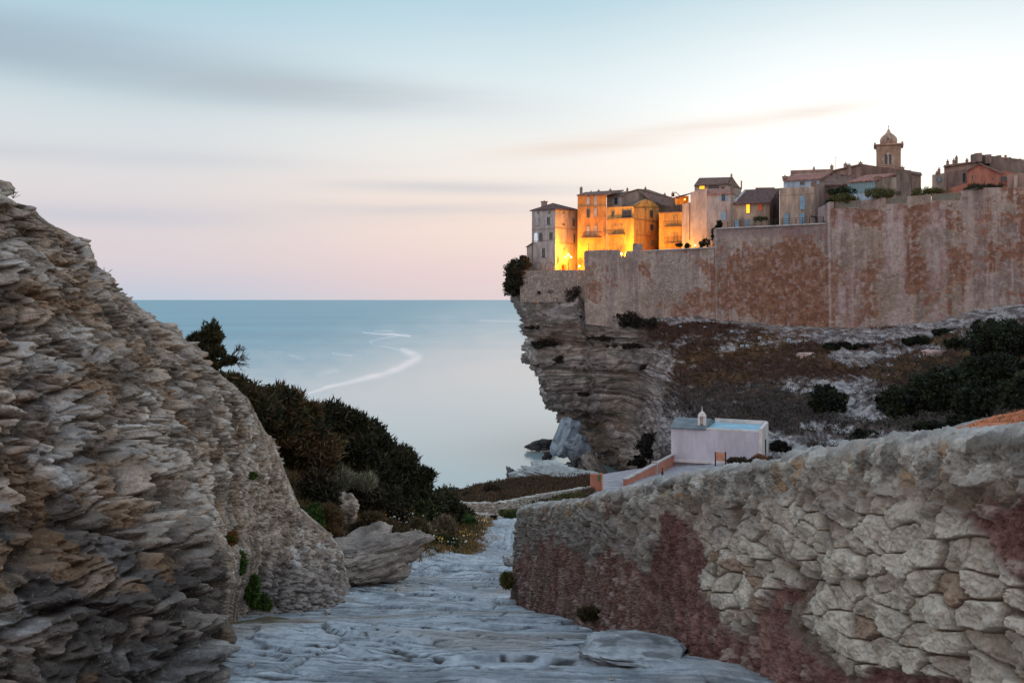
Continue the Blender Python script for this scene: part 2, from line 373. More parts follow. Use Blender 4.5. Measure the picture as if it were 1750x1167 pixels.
for sc, am, sd_, wd, ph in ((.40, .055, 51, .04, .30), (1.05, .028, 57, .06, .5)):   # beds of limestone that break off in ledges
    q = Dp*sc+1.5*fbm(x*.42*sc**.5, Dp*.26*sc, 2, sd_, 4, .42)+x*ph*.5
    fr = q-np.floor(q); jit_ = .5+.5*vn(wx*.6, np.floor(q+.02)*3.7, 0, sd_)
    led = np.where(fr < wd, fr/wd, 1-(fr-wd)/(1-wd)); keep = sst(-.15, .35, fbm(x*.5, Dp*.35, sc, sd_+5, 4)); disp = disp+am*(led-.5)*keep*near*(.55+.9*jit_)
for sc, dp_, sd_, w_ in ((.9, .04, 83, .030), (2.1, .022, 85, .045), (4.5, .010, 87, .06)):           # open joints running across the path
    q = Dp*sc+1.2*fbm(x*.5*sc**.5, Dp*.35*sc, 3, sd_, 4, .5)+x*.22*sc; fr = np.abs(q-np.round(q))
    c_ = np.exp(-(fr/w_)**2)*sst(.02, .22, fbm(x*.9+sd_, Dp*.55, sc, sd_+9, 3)); disp = disp-dp_*c_*near; crk = np.maximum(crk, c_)
f1, f2, cid = worley(wx*.9, wy*.45, 0, 66, .95, 2)
disp = disp-.035*(1-sst(.0, .07, f2-f1))*near*sst(-.1, .3, fbm(x*.4, Dp*.3, 8, 67, 2)) 
fine_ = fbm(x*7, Dp*3.2, 0, 71, 4)
disp = disp+.005*fine_*near+.003*fbm(x*22, Dp*12, 0, 73, 2)*near
cob1, cob2, cobc = worley(x*3.3, Dp*2.2, 0, 77, .8, 2)                      # set stones further down
disp = disp+(1-near)*(.05*sst(.0, .2, cob2-cob1))
gut = np.exp(-((x-(lerp(rx(Dp), lx(Dp), .42)))/.10)**2)*(1-near); disp = disp-.05*gut
edgeL = (1-sst(0, .05, U))*near; disp = disp+.10*edgeL
x0, d0 = x, Dp
lay = fbm(wx*.9, (wy+.35*wx)*5.5, 0, 89, 5, .65)
pcol = cmix(np.broadcast_to(cv(120, 127, 133), x.shape+(3,)), cv(170, 177, 183), sst(-.6, .7, .7*wn+.3*fine_+.8*lay*near))
pcol = cmix(pcol, cv(140, 128, 116), sst(.25, .8, fbm(x*.9, Dp*.5, 4, 81, 4))*.55)
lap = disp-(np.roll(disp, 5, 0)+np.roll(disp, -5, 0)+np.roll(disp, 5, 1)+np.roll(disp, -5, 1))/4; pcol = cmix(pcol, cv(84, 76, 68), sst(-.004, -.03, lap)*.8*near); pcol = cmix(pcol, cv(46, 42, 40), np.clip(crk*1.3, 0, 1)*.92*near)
pcol = cmix(pcol, cv(120, 118, 112), (1-near)*sst(.15, .0, cob2-cob1)*.7)
pcol = cmix(pcol, cv(178, 180, 182), (1-near)*gut*.0+(1-near)*np.exp(-((x-(lerp(rx(Dp), lx(Dp), .36)))/.07)**2)*.7)
pcol = cmix(pcol, cv(124, 104, 88), (1-sst(0, .035, U))*.6)
m_path = vcol_mat('worn_limestone', 3.0, .36, .03, 14.0, .75, (1, .45, 1), .35)
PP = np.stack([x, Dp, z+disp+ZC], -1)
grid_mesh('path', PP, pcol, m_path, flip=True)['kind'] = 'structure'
# ================================================================== ROCK SLOPE ON THE LEFT
silL = [(120, -350), (311, -18), (334, 2), (349, 26), (354, 52), (383, 88), (405, 134), (418, 156), (455, 168), (491, 196), (518, 232), (548, 270), (570, 305), (599, 328), (624, 352), (649, 386),
        (678, 424), (707, 440), (763, 470), (810, 490), (868, 516), (886, 536), (905, 558), (930, 580), (960, 596), (1000, 606), (1060, 610), (1300, 618)]
sL = lambda py: np.interp(py, [a for a, b_ in silL], [b_ for a, b_ in silL])
Dn = rb3([(-300, 1167, 5.0), (0, 1167, 5.5), (200, 1167, 5.9), (400, 1167, 6.3), (0, 900, 6.5), (300, 900, 7.5), (400, 950, 7.9), (0, 600, 7.8), (200, 600, 9.4), (0, 311, 9.2),
        (180, 410, 11.3), (260, 520, 13.2), (-400, 600, 6.2), (-300, 150, 8.5), (400, 1280, 5.7), (0, 1280, 5.1), (410, 1060, 7.0), (130, 760, 7.6), (300, 760, 9.2)])
Df = rb3([(420, 1040, 15.8), (590, 1035, 17.7), (690, 972, 28), (500, 900, 18), (600, 945, 19.5), (565, 912, 20), (480, 790, 17.8), (430, 670, 16.6), (340, 590, 15.1), (260, 520, 13.4),
        (180, 410, 11.5), (0, 311, 9.3), (400, 850, 15.6), (300, 700, 12.2), (680, 920, 26), (620, 905, 22), (0, 600, 7.6), (200, 800, 9.8), (590, 1150, 17), (450, 1200, 14.5), (690, 1050, 27), (0, 900, 7), (650, 990, 24)])
rows = np.linspace(120, 1230, 860); u0 = np.linspace(0, 1, 660)
ucol = 1-(1-u0)**1.12
PY, UU = np.meshgrid(rows, ucol, indexing='ij')
PX = lerp(-420+0*PY, sL(PY), UU)
edge = np.interp(PY, [500, 700, 800, 900, 1000, 1167, 1230], [330, 360, 380, 398, 416, 405, 400])+14*fbm(PY*.02, 0, 0, 91, 3)
wdt = np.interp(PY, [600, 800, 930, 1000, 1230], [260, 150, 60, 30, 26])
mm = sst(-1, 1, (PX-edge)/wdt)
Dm = lerp(np.maximum(Dn(PX, PY), 3.8), Df(PX, PY), mm)
# roll over at the skyline
s_ = np.clip((PX-(sL(PY)-26))/26, 0, 1); Dm = Dm+1.6*(1-np.sqrt(np.maximum(1-s_**2, 0)))
Q = P3(PX, PY, Dm)
K = 14; k_ = np.arange(1, K+1)[None, :, None]; k1 = k_[..., 0]; q0 = Q[:, -1]; yb = q0[:, 1][:, None]+.25*k1**1.5; back = np.stack([q0[:, 0][:, None]/q0[:, 1][:, None]*yb-.06*k1**1.5, yb, ZC+(q0[:, 2][:, None]-ZC)/q0[:, 1][:, None]*yb-.08*k1**1.35], -1)
Q = np.concatenate([Q, back], 1); PXq = np.concatenate([PX, np.repeat(PX[:, -1:], K, 1)], 1); PYq = np.concatenate([PY, np.repeat(PY[:, -1:], K, 1)], 1)
Ns = normals(Q); Ns = Ns*(-1 if np.median(Ns[..., 1]) > 0 else 1); Ns = blurN(Ns, 9)
Ns = Ns*np.array([1, 1, .15]); Ns /= np.linalg.norm(Ns, axis=-1, keepdims=True)      # beds stick out sideways, not upwards
str_ = np.linalg.norm(np.gradient(Q, axis=1), axis=-1)/np.maximum(np.abs(np.gradient(PXq, axis=1))*Q[..., 1]/F, 1e-4)
att = np.clip(4.5/np.maximum(str_, .1), .12, 1); att[:, -K-1:] = .8; att = np.minimum(att, 1)[..., None]; att = blurN(np.concatenate([att, att*0+1e-9], -1), 4)[..., :1] if False else att
qx, qy, qz = Q[..., 0], Q[..., 1], Q[..., 2]
wa = fbm(qx*.7, qy*.7, qz*.7, 101, 4); wb = fbm(qx*1.1+9, qy*1.1, qz*1.1, 103, 4)
ax_, ay_, az_ = qx+.30*wa, qy+.30*wb, qz+.28*wb-.10*qy
f1, f2, c1 = worley(ax_*1.5, ay_*1.15, az_*3.2, 111, .95); e1 = sst(.0, .20, f2-f1)
g1, g2, c2 = worley(ax_*2.8+3, ay_*2.1, az_*6.4, 121, .95); e2 = sst(.0, .22, g2-g1)
h1, h2, c3 = worley(qx*7+.8*wb, qy*5.5+.8*wa, qz*13, 131, .95); e3 = sst(.0, .4, h2-h1)
f3 = fbm(qx*9, qy*7, qz*14, 141, 4, .6)
lower = sst(760, 900, PYq)*(1-sst(380, 430, PXq))                  # coarse old blocks bottom-left
rub = sst(420, 300, PXq)*sst(620, 480, PYq)                        # loose flat slabs along the upper ridge
smooth_far = sst(380, 470, PXq)*sst(640, 900, PYq)
a1 = .11*(1-.68*smooth_far)*(1+.35*rub+.25*lower)
disp = a1*(e1*(.45+.8*c1)-.5)+.07*(1-.35*smooth_far)*(e2*(.45+.8*c2)-.5)+.040*(e3*(.5+.8*c3)-.5)+.040*f3+.16*wa*(1-.5*smooth_far)
Q2 = Q+Ns*disp[..., None]*att*1.1
light = sst(-.25, .6, fbm(qx*.9, qy*.6, qz*1.3, 151, 4))
scol = cmix(np.broadcast_to(cv(142, 126, 113), qx.shape+(3,)), cv(178, 166, 154), sst(.25, .95, c1*.5+c2*.35+.25*f3+.2*light))
scol = cmix(scol, cv(88, 78, 72), sst(.6, .2, c2*.5+c3*.2+.3*light+.2*c1)*.75)
scol = cmix(scol, cv(214, 208, 202), sst(.25, .7, fbm(qx*2.6, qy*2, qz*2.6, 161, 5))*.75*(.35+.65*sst(500, 800, PYq)))
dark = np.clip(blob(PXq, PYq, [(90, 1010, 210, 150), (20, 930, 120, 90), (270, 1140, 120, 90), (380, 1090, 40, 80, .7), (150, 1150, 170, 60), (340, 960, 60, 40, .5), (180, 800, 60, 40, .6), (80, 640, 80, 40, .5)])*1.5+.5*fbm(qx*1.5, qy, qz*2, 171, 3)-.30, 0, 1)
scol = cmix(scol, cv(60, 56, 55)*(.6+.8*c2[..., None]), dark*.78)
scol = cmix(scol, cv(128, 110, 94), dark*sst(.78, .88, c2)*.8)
lich = sst(.25, .6, fbm(qx*3.3, qy*2.3, qz*3.3, 181, 5)+.25*(1-sst(200, 480, PXq)))
scol = cmix(scol, cv(186, 132, 70), lich*.2*(1-.7*smooth_far))
scol = cmix(scol, cv(196, 172, 150), smooth_far*.35*sst(960, 840, PYq))
scol = cmix(scol, cv(136, 128, 124), smooth_far*.7*sst(930, 1010, PYq))
scol = cmix(scol, cv(52, 45, 40), np.maximum(sst(.35, .05, e1), .8*sst(.3, .05, e2))*.6)
m_rock = vcol_mat('weathered_rock', 5.0, .44, .03, 24.0, .9, (1, 1, 1.2), .15, (34, .62, C(196, 190, 182), .55))
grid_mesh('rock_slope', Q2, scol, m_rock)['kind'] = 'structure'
# ================================================================== CLIFF AND HILLSIDE OF THE HEADLAND
silC = [(430, 880), (490, 868), (500, 868), (512, 873), (530, 884), (543, 892), (552, 889), (560, 886), (570, 887), (581, 891), (596, 892), (612, 893), (626, 907), (640, 917), (656, 926), (675, 940), (694, 957), (711, 965), (718, 979), (732, 988),
        (746, 1000), (776, 1012), (800, 1032), (816, 1062), (835, 1075), (870, 1090)]
sC = lambda py: np.interp(py, [a for a, b_ in silC], [b_ for a, b_ in silC])
wpl = [(996, 289), (1000, 288), (1100, 277), (1222, 261), (1412, 240), (1750, 210), (1960, 196)]
wD = lambda px: np.interp(px, [a for a, b_ in wpl], [b_ for a, b_ in wpl])
wbot = lambda px: np.interp(px, [865, 890, 996, 1001, 1050, 1100, 1180, 1250, 1330, 1400, 1500, 1600, 1680, 1750, 1960], [497, 498, 500, 536, 541, 545, 548, 552, 560, 564, 559, 549, 535, 517, 470])
qc = [(870, 500, 303), (935, 500, 297), (1000, 505, 292), (900, 560, 300), (1000, 560, 288), (900, 600, 302), (1000, 600, 286), (1000, 650, 288), (1000, 700, 292), (970, 712, 303), (1000, 740, 304), (1050, 800, 300), (1060, 830, 300), (1000, 850, 305),
      (1070, 600, 276), (1090, 650, 272), (1090, 700, 268), (1080, 760, 268), (1110, 800, 240), (1110, 850, 235), (1060, 540, 281), (1120, 550, 272), (1230, 552, 257), (1330, 562, 246), (1400, 566, 237), (1500, 561, 230), (1600, 551, 221), (1750, 519, 208),
      (1950, 470, 194), (1150, 600, 250), (1230, 600, 234), (1400, 605, 214), (1600, 595, 196), (1750, 570, 176), (1950, 540, 150), (1160, 660, 225), (1230, 650, 212), (1400, 650, 190), (1600, 640, 166), (1750, 620, 148), (1160, 730, 178), (1230, 720, 165),
      (1400, 740, 136), (1500, 720, 130), (1600, 730, 112), (1750, 700, 102), (1950, 640, 100), (1230, 790, 128), (1350, 790, 116), (1500, 765, 98), (1160, 790, 140), (1140, 840, 128), (1300, 850, 104), (1500, 850, 80), (1750, 760, 84), (1750, 850, 60), (1950, 760, 60)]
Dc = rbf([(a, b_) for a, b_, c in qc], [c for a, b_, c in qc], .02, (100, 100))
NR, NC = 620, 1000
V_, U_ = np.meshgrid(np.linspace(0, 1, NR), np.linspace(0, 1, NC), indexing='ij')
pxr = lerp(872., 1950., U_**1.15)                                    # reference column for the top edge
ytop = wbot(pxr)-9; PYc = lerp(ytop, 868, V_)
PXc = sC(PYc)+(1950-sC(PYc))*U_**1.15
PYc = lerp(wbot(PXc)-9, 868, V_); PXc = sC(PYc)+(1950-sC(PYc))*U_**1.15
Dcc = Dc(PXc, PYc)
s_ = np.clip(1-(PXc-sC(PYc))/34, 0, 1); Dcc = Dcc+16*(1-np.sqrt(np.maximum(1-s_**2, 0)))
Qc = P3(PXc, PYc, Dcc); K = 18; k_ = np.arange(K, 0, -1)[None, :, None]
k1 = k_[..., 0]; q0 = Qc[:, 0]; yb = q0[:, 1][:, None]+.9*k1**1.45; Qc = np.concatenate([np.stack([q0[:, 0][:, None]/q0[:, 1][:, None]*yb+.25*k1**1.35, yb, q0[:, 2][:, None]+0*yb], -1), Qc], 1)
PXc = np.concatenate([np.repeat(PXc[:, :1], K, 1), PXc], 1); PYc = np.concatenate([np.repeat(PYc[:, :1], K, 1), PYc], 1)
Nc = normals(Qc); Nc = Nc*(-1 if np.median(Nc[..., 1]) > 0 else 1); Nc = blurN(Nc, 10)
cx_, cy_, cz_ = Qc[..., 0], Qc[..., 1], Qc[..., 2]
face = sst(1135, 1085, PXc+14*fbm(PYc*.02, PXc*.01, 0, 200, 3)-.12*(PYc-640))  # 1 on the cliff proper, 0 on the slope
wz = cz_+.05*(cx_-10)+1.6*fbm(cx_*.035, cy_*.03, cz_*.06, 201, 4)+3.0*fbm(0*cz_, 0*cz_, cz_*.11, 202, 3)
def bed(w_, seed, sharp=.16):
    i = np.floor(w_).astype(np.int64); fr = w_-i; o0 = np.zeros(i.shape, np.int64)
    a, b2 = _h(i, o0, o0, seed), _h(i+1, o0, o0, seed); return lerp(a, b2, sst(1-sharp, 1, fr)), fr
b1, r1 = bed(wz*.30, 211); b2, r2 = bed(wz*.85+.2*fbm(cx_*.1, 0, cz_*.2, 5, 2), 213, .22); b3, r3 = bed(wz*2.3+.35*fbm(cx_*.15, cy_*.1, cz_*.3, 7, 3), 217, .3); b4, r4 = bed(wz*5.2+.4*fbm(cx_*.25, cy_*.2, cz_*.4, 9, 2), 219, .3)
f1, f2, c1 = worley(cx_*.16, cy_*.1, wz*.5, 221, .9); lump = fbm(cx_*.07, cy_*.05, cz_*.1, 231, 4)
j1_, j2_, jc = worley(cx_*.22+.6*lump, cy_*.12, wz*.42, 223, .9); msk = sst(-.5, .4, fbm(cx_*.06, cy_*.05, wz*.12, 225, 4))
disp = face*(2.9*(b1-.5)+1.9*(b2-.5)*(.4+msk)+.8*(b3-.5)*(.2+1.1*msk)+.35*(b4-.5)*msk+2.2*lump+1.5*(jc-.5)*sst(0, .12, j2_-j1_)-.9*(1-sst(0, .07, j2_-j1_))+.35*fbm(cx_*.4, cy_*.3, cz_*.9, 227, 5, .6))
rg = fbm(cx_*.25, cy_*.25, cz_*.5, 241, 7, .6)
disp = disp+(1-face)*(1.0*(b2-.5)+.8*(b3-.5)+.5*(b4-.5)+.7*rg)*sst(0, .06, V_.mean()+PYc*0)
nearw = sst(0, 14, PYc-wbot(PXc)); disp = disp*(.25+.75*nearw)
Qc2 = Qc+Nc*disp[..., None]
rock1 = cmix(np.broadcast_to(cv(128, 120, 115), cx_.shape+(3,)), cv(186, 178, 170), sst(.35, .8, b3*.3+b2*.55+b4*.2+.22*rg))
rock1 = cmix(rock1, cv(84, 74, 70), sst(.55, .1, b2*.4+b4*.5+.2*lump)*.7)
rock1 = cmix(rock1, cv(140, 118, 98), sst(.1, .8, fbm(cx_*.05, cy_*.05, cz_*.1, 251, 4)+.3*sst(640, 760, PYc))*.5)
rf2 = fbm(cx_*.9+7, cy_*.5, wz*4.2, 245, 5, .65); rock2 = cmix(np.broadcast_to(cv(100, 92, 90), cx_.shape+(3,)), cv(172, 167, 165), sst(.05, .75, b3*.25+b4*.35+.55*rf2+.1))
pale = np.clip(blob(PXc, PYc, [(1480, 575, 150, 11), (1630, 560, 120, 16), (1720, 535, 90, 16), (1330, 566, 60, 6, .7), (1130, 548, 50, 8, .7), (1125, 640, 22, 60, .8), (1130, 740, 40, 40), (1240, 745, 90, 14), (1410, 755, 50, 14), (1470, 610, 70, 14, .7),
        (1480, 700, 45, 22), (1440, 660, 70, 22, .55), (1560, 595, 60, 8, .8), (1400, 735, 40, 12), (1370, 790, 80, 16), (1340, 770, 50, 20), (1500, 745, 70, 12), (1165, 588, 18, 5), (1245, 595, 14, 7), (1440, 610, 30, 10)]), 0, 1)
soil = cmix(np.broadcast_to(cv(78, 58, 50), cx_.shape+(3,)), cv(100, 76, 52), sst(-.3, .6, fbm(cx_*.09, cy_*.09, cz_*.1, 261, 4)))
soil = cmix(soil, cv(72, 66, 66), sst(640, 700, PYc)*.6)
rf_ = fbm(cx_*1.1, cy_*.5, wz*3.2, 243, 5, .65); k_p = np.clip(sst(.25, .62, pale*1.05+.26*rf_+.30*rg+.35*(b4-.5)+.3*(b3-.5)+.10)+(1-sst(0, 5, PYc-wbot(PXc)))*.6, 0, 1)
slope_c = cmix(soil, rock2, k_p)
ccol = cmix(slope_c, rock1, face)
topw = face*sst(590, 540, PYc); ccol = cmix(ccol, cv(150, 142, 142), topw*.5*sst(.3, .7, b3))
m_cliff = vcol_mat('bedded_limestone', .45, .40, .35, 1.5, .95, (1, 1, 2.6), .1)
grid_mesh('cliff', Qc2, ccol, m_cliff)['kind'] = 'structure'
CLIFF = dict(P=Qc2, px=PXc, py=PYc, pale=k_p, face=face)
def cliffD(px, py): return float(Dc(px, py))
# plateau behind the rampart, the town stands on it
pl = [(888, 330), (895, 302), (1000, 294), (1100, 280), (1222, 265), (1412, 246), (1750, 220), (1960, 206), (2300, 330), (1700, 420), (1000, 400), (915, 372)]
mb = MB(); mb.prism([((a-CX)/F*D, D) for a, D in pl], 51.3, [zz(462, 293)-.3]*12)
m_earth = plain('plateau_earth', C(120, 104, 92), scale=.3, bump=.1)
mb.build('plateau', m_earth)['kind'] = 'structure'
# ================================================================== STONE WALL ON THE RIGHT
topW = lambda px: np.interp(px, [890, 897, 930, 969, 1000, 1038, 1080, 1124, 1161, 1200, 1264, 1305, 1350, 1398, 1440, 1490, 1530, 1600, 1674, 1750, 1950],
                            [870, 867, 862, 858, 853, 844, 833, 822, 810, 800, 791, 784, 775, 769, 762, 750, 744, 738, 734, 728, 716])
kx, k0 = .1467, 2.679; nrm = np.array([-1, -kx])/math.hypot(1, kx); tng = np.array([-kx, 1])/math.hypot(1, kx)
pcols = np.linspace(1990, 887, 1120); Dcol = k0/((pcols-CX)/F+kx); xcol = (pcols-CX)/F*Dcol
NCAP = 46; th_ = np.concatenate([np.zeros(len(pcols)), np.linspace(.02, 1, NCAP)*math.pi/2])
Bx = np.concatenate([xcol, np.full(NCAP, xcol[-1])]); By = np.concatenate([Dcol, np.full(NCAP, Dcol[-1])])
pT = np.concatenate([pcols, np.full(NCAP, pcols[-1])]); TH = .62
Hh = ZC+(HY-topW(pT+2)-np.interp(pT, [1000, 1750], [0, 13]))/F*By                               # top of the front edge
base_z = ZC+hroad(Bx, By)-.55
NF, NT, NB = 470, 44, 14
rowsv = []
for r in range(NF): rowsv.append(('f', r/(NF-1)))
for r in range(NT): rowsv.append(('t', (r+1)/NT))
for r in range(NB): rowsv.append(('b', (r+1)/NB))
Wp = np.zeros((len(rowsv), len(Bx), 3)); Hm = np.zeros(Wp.shape[:2]); Tm = Hm.copy()
for i, (k, v) in enumerate(rowsv):
    if k == 'f': w_, z_ = -.20*(1-v), lerp(base_z, Hh-.05, v)
    elif k == 't': w_, z_ = TH*v, Hh-.05+.05*min(1, v*8)-.04*max(0, v*4-3)
    else: w_, z_ = TH+.02*v, Hh-.05-1.6*v
    wq = TH/2+(w_-TH/2)*np.cos(th_); al = (TH/2-min(w_, 0))*np.sin(th_)
    Wp[i, :, 0] = Bx-nrm[0]*wq+tng[0]*al; Wp[i, :, 1] = By-nrm[1]*wq+tng[1]*al; Wp[i, :, 2] = z_
    Hm[i] = Hh-z_; Tm[i] = 0 if k == 'f' else (v if k == 't' else 1)
N_ = normals(Wp); N_ *= -1
if (N_[200, 500, :2] @ nrm) < 0: N_ *= -1
for _ in range(2):
    N_ = N_+np.roll(N_, 2, 0)+np.roll(N_, -2, 0); N_ /= np.linalg.norm(N_, axis=-1, keepdims=True)
qx, qy, qz = Wp[..., 0], Wp[..., 1], Wp[..., 2]; wpx = qx/qy*F+CX; wpy = HY-(qz-ZC)/qy*F
s = qx*tng[0]+qy*tng[1]+0*qz; s = s+(Tm*.6+th_[None]*.35*(1-Tm)); face_ = 1-sst(0, .15, Tm); zt = qz+.02*0
zz_ = qz+.055*s
j1, j2 = fbm(s*1.2, zz_*1.2, 0, 301, 4), fbm(s*1.2, zz_*1.2, 5, 303, 4); fn = fbm(s*9, zz_*9, Tm*5, 305, 5, .6)
nzm = 26*fbm(s*1.1, zz_*1.6, 0, 307, 5)+11*fbm(s*7, zz_*8, 0, 308, 4, .6)
def pm(poly, soft=4.5):
    """soft polygon mask in the face of the wall"""
    d_, _ = seg_d(wpx+nzm, wpy+nzm*.8, poly+[poly[0]]); return np.clip(.5+np.where(inpoly(wpx+nzm, wpy+nzm*.8, poly), 1, -1)*d_/(2*soft), 0, 1)
red = np.maximum.reduce([pm([(860, 955), (930, 925), (985, 935), (1000, 965), (1060, 945), (1095, 965), (1120, 900), (1150, 882), (1190, 905), (1205, 990), (1215, 1050), (1260, 1085), (1330, 990), (1360, 1010), (1350, 1080), (1400, 1140), (1480, 1180), (1450, 1300), (850, 1300)]),
                         pm([(1690, 850), (1800, 820), (1950, 830), (1950, 1000), (1760, 990), (1700, 930), (1670, 880)]), pm([(1460, 1150), (1560, 1135), (1700, 1165), (1700, 1300), (1400, 1300)]),
                         pm([(1022, 846), (1050, 842), (1052, 880), (1036, 890), (1020, 872)], 5), pm([(930, 872), (955, 868), (958, 900), (935, 905)], 6)*.8])*face_
sto = np.maximum.reduce([pm([(1390, 975), (1425, 905), (1520, 880), (1640, 880), (1680, 905), (1740, 985), (1950, 1000), (1950, 1300), (1600, 1170), (1440, 1140), (1380, 1050)], 12),
                         pm([(1200, 920), (1250, 900), (1290, 905), (1330, 960), (1360, 1010), (1310, 1040), (1230, 1060), (1200, 990)], 12),
                         .9*pm([(1300, 860), (1370, 850), (1420, 880), (1400, 950), (1330, 960)], 12)])*(1-red)*face_
cap = (1-sst(.15, .26, Hm+.10*j1))*1.0
# big stones in rough courses, small stones packed between
zr = zz_*5.0+.9*vn(s*.8, 0, 0, 311)+.25*j2
a1_, a2_, ca = worley(s*4.1+.4*j1, zr*1.75, 0, 313, .86, 2); A1_, A2_, cA = worley(s*2.7+.4*j2+9, zr*1.3, 0, 314, .9, 2); big_ = fbm(s*.9, zz_*1.1, 2, 315, 2) > .12; a1_, a2_, ca = np.where(big_, A1_, a1_), np.where(big_, A2_, a2_), np.where(big_, cA, ca); ea = sst(.0, .10, a2_-a1_); dome = np.clip(1-a1_*1.1, 0, 1)**.5
b1_, b2_, cb = worley(s*8.5+.3*j1, zr*3, 0, 317, .9, 2); eb = sst(.0, .2, b2_-b1_)
g1_, g2_, cg = worley(s*5+.4*j1, zz_*5.5+.4*j2, Tm*3, 319, .95); eg = sst(.0, .3, g2_-g1_)
k1_, k2_, ck = worley(s*.95+.25*j2, zz_*.35, 0, 323, .8, 2); ek = sst(.0, .045, k2_-k1_)
tilt = (ca-.5)*.10*np.sin(s*7+ca*40)
d_st = .078*(ea*(.5+.6*ca)-.42)+.03*(eb-.8)*(1-ea*.8)+.022*fn+tilt*.45*ea+.006*fbm(s*40, zz_*40, 0, 349, 2)
prot = (ca > .62)*ea
d_mo = .040*j1+.035*(eg*(.4+.9*cg)-.5)+.026*fn+.04*prot*(.4+ca)-.03*(1-ea)*(vn(s*1.5, zz_*1.5, 0, 327) > 0)
expo = (cb > .87)*eb*sst(-.2, .3, fbm(s*.8, zz_*.8, 0, 329, 3))
d_re = .026*j1+.020*fn+.016*fbm(s*38, zz_*38, 0, 331, 3, .7)+.004+.03*expo
d_ca = .055*(ek-1)*1.6+.022*j1+.010*(eg*cg)+.030*fn+.02+.012*fbm(s*34, zz_*34, Tm*20, 347, 3, .7)
disp = lerp(lerp(d_mo, d_st, sto), d_re, red); disp = lerp(disp, d_ca, cap*(1-.6*red))
disp = disp+.045*fbm(s*.6, zz_*.6, 3, 333, 2)*(1-cap)
disp = disp*np.where(th_[None] > 0, .8, 1)
Wq = Wp+N_*disp[..., None]
one = np.ones(s.shape+(3,))
c_mo = cmix(one*cv(146, 132, 118), cv(172, 158, 144), sst(-.5, .6, fn+.6*j2)); c_mo = cmix(c_mo, cv(112, 96, 82), sst(.1, .7, fbm(s*1.9, zz_*1.9, 1, 335, 4))*.7)
c_mo = cmix(c_mo, cv(158, 150, 140), prot*.7); c_mo = cmix(c_mo, cv(124, 118, 112), sst(1250, 1000, wpx)*.6)
streak = fbm(s*7, zz_*.9, 2, 337, 4); c_mo = cmix(c_mo, cv(172, 162, 150), sst(.1, .7, streak)*.45*sst(1300, 1050, wpx))
c_st = cmix(one*cv(176, 164, 148), cv(200, 190, 174), sst(.2, .8, ca+.2*fn)); c_st = cmix(c_st, cv(142, 112, 88), (ca > .90)*.75); c_st = cmix(c_st, cv(110, 92, 76), (1-ea)*.8)
c_re = cmix(one*cv(120, 88, 80), cv(144, 112, 102), sst(-.4, .6, fn)); c_re = cmix(c_re, cv(98, 66, 60), sst(-.1, .7, j1)*.7)
c_re = cmix(c_re, cv(160, 140, 130), np.clip(expo*1.1+.55*sst(.28, .65, streak)*sst(1250, 900, wpx), 0, 1))
c_re = cmix(c_re, cv(128, 108, 100), sst(.25, .7, fbm(s*2.2, zz_*2.2, 7, 339, 4))*.5)
c_ca = cmix(one*cv(150, 143, 132), cv(182, 176, 166), sst(-.3, .5, fbm(s*6, zz_*6, Tm*6, 341, 5, .65))); c_ca = cmix(c_ca, cv(158, 118, 70), sst(.32, .55, fbm(s*9, zz_*9, Tm*9, 343, 4))*.55)
c_ca = cmix(c_ca, cv(92, 88, 82), sst(.25, .5, fbm(s*7, zz_*7, Tm*7, 345, 4))*.6)
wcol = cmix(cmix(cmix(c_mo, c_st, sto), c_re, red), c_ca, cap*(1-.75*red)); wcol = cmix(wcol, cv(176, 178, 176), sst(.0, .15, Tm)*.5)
m_wall = vcol_mat('rubble_masonry', 7.0, .30, .012, 42.0, .93, (1, 1, 1), .12, (60, .60, C(190, 184, 174), .35))
wall_loc = Vector((1.2, 8, zz(900, 8)))
stone_wall = grid_mesh('stone_wall', Wq, wcol, m_wall, off=wall_loc); stone_wall.location = wall_loc
tag(stone_wall, 'rough foreground rubble wall with flaking dark red plaster and bare pale stones', 'wall')
